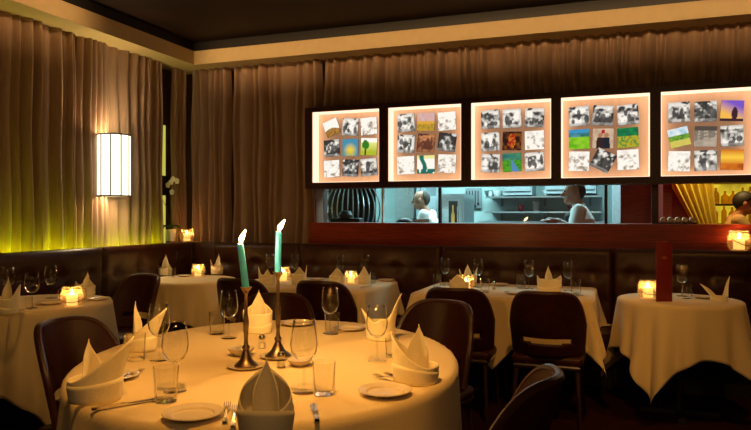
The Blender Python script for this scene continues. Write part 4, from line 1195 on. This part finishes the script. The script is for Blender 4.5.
# --- menu table
napkin('folded napkin with two wide-open points on the menu table', on_table(719, 300.5), 0, [(LEFT, 1.0, .08, .15), (RIGHT, .8, .13, .03)], hb=.028, rx=.05, ry=.045, seed=22, lip=(.012, .01))
wine.put('wine glass behind the menu on the right table', on_table(682, 296), 0, None, G_W)
tumbler.put('tumbler beside the menu on the right table', on_table(687, 298.5), 0, (.95, .95, .9), G_T)
plate.put('side plate between the menu glass and the open napkin', on_table(703, 298), 0, (.85, .85, .8), 'white side plates')
mp = on_table(664, 301.5)
mn = thing('menu_card', 'tall dark red menu card standing on the right round table', 'menu', mp, YAW + .05)
hwm = .052
bevel(MB().box((0, 0, .19), (hwm * 2, .008, .38)).build('cover', M_menu, mn), .002)
bevel(MB().box((.035, .045, .19), (.008, .09, .38), Matrix.Rotation(radians(-12), 3, 'Z')).build('back_cover', M_menu, mn), .002)
MB().box((hwm + .001, .008, .185), (.003, .012, .36)).build('page_edge', M_paper, mn)
MB().box((0, -.0046, .275), (.034, .0008, .004)).box((0, -.0046, .283), (.022, .0008, .003)).build('gold_print', M_gold, mn)

# ------------------------------------------------------------------ sconce, orchid
sp = on_left(114, 196, LW + .19)
sn = thing('wall_sconce', 'glowing white pleated half-round wall sconce on the left curtain', 'wall lamp', sp)
SR, SH = .135, .52
MB().lathe([(SR, 0), (SR, SH)], 40).build('shade', M_shade, sn, smooth=True)
for k in range(10):
    a = 2 * pi * k / 10 + .2
    MB().box(((SR + .002) * cos(a), (SR + .002) * sin(a), SH / 2), (.004, .010, SH), Matrix.Rotation(a, 3, 'Z')).build('rib', M_shaderib, sn)
for z in (0, SH): MB().tube([(SR * cos(2 * pi * k / 40), SR * sin(2 * pi * k / 40), z) for k in range(40)], .006, 6, closed=True).build('rim', M_shaderib, sn, smooth=True)
MB().bx(-.22, -.20, -.04, .04, .2, .32).box((-.11, 0, .26), (.20, .02, .02)).build('bracket', M_pewter, sn)
ld = bpy.data.lights.new('sconce_bulb', 'POINT'); ld.energy = 16; ld.color = (1.0, .72, .36); ld.shadow_soft_size = .08
lo_ = bpy.data.objects.new('sconce_bulb', ld); COL.objects.link(lo_); lo_.parent = sn; lo_.location = (0, 0, SH * .86)
lo2 = bpy.data.objects.new('sconce_bulb', ld); COL.objects.link(lo2); lo2.parent = sn; lo2.location = (0, 0, SH * .14)

op = on_back(171, 238, 5.61); op.z = 1.036
orch = thing('orchid', 'white orchid in a white pot on the banquette top in the corner', 'plant', op)
MB().lathe([(.001, 0), (.042, 0), (.050, .09), (.056, .12), (.050, .12), (.045, .10), (.001, .10)], 24).build('pot', M_pot, orch, smooth=True)
for k in range(6):
    a = k * 1.05 + .3
    def lf(i, j):
        t = j; wd = .022 * sin(pi * min(1, .12 + .88 * t)) + .001; s = -1 + 2 * i
        d = .10 * t; z = .115 + .14 * t - .13 * t * t
        return (d * cos(a) - s * wd * sin(a), d * sin(a) + s * wd * cos(a), z + .012 * s * s)
    solid(MB().grid(lf, 6, 12).build('leaf', M_leaf, orch, smooth=True), .003)
def stemp(px, py, v): p = on_back(px, py, v); return p - op
st1 = [(0, 0, .10), (-.03, 0, .22), (-.05, -.01, .35), stemp(157, 190, 5.60), stemp(154, 194, 5.58)]
st2 = [(0, 0, .10), (.0, .01, .25), (-.01, 0, .42), stemp(170, 181, 5.60), stemp(177, 180, 5.58)]
fsts = [MB().tube(st, .0035, 6).build('flower_stem', M_stem, orch, smooth=True) for st in (st1, st2)]
for (px, py) in ((155, 195), (159, 191), (171, 182), (173, 179), (172, 192), (168, 185), (177, 181)):
    c = stemp(px, py, 5.575); fm = MB(); fst = fsts[0] if px < 165 else fsts[1]
    for k in range(5):
        a = 2 * pi * k / 5 + pi / 2
        fm.ball((c.x + .017 * cos(a), c.y, c.z + .017 * sin(a)), .014, 8, 6, (1, .35, 1))
    fm.ball((c.x, c.y - .006, c.z), .007, 8, 6)
    fm.build('flower', M_petal, fst, smooth=True)
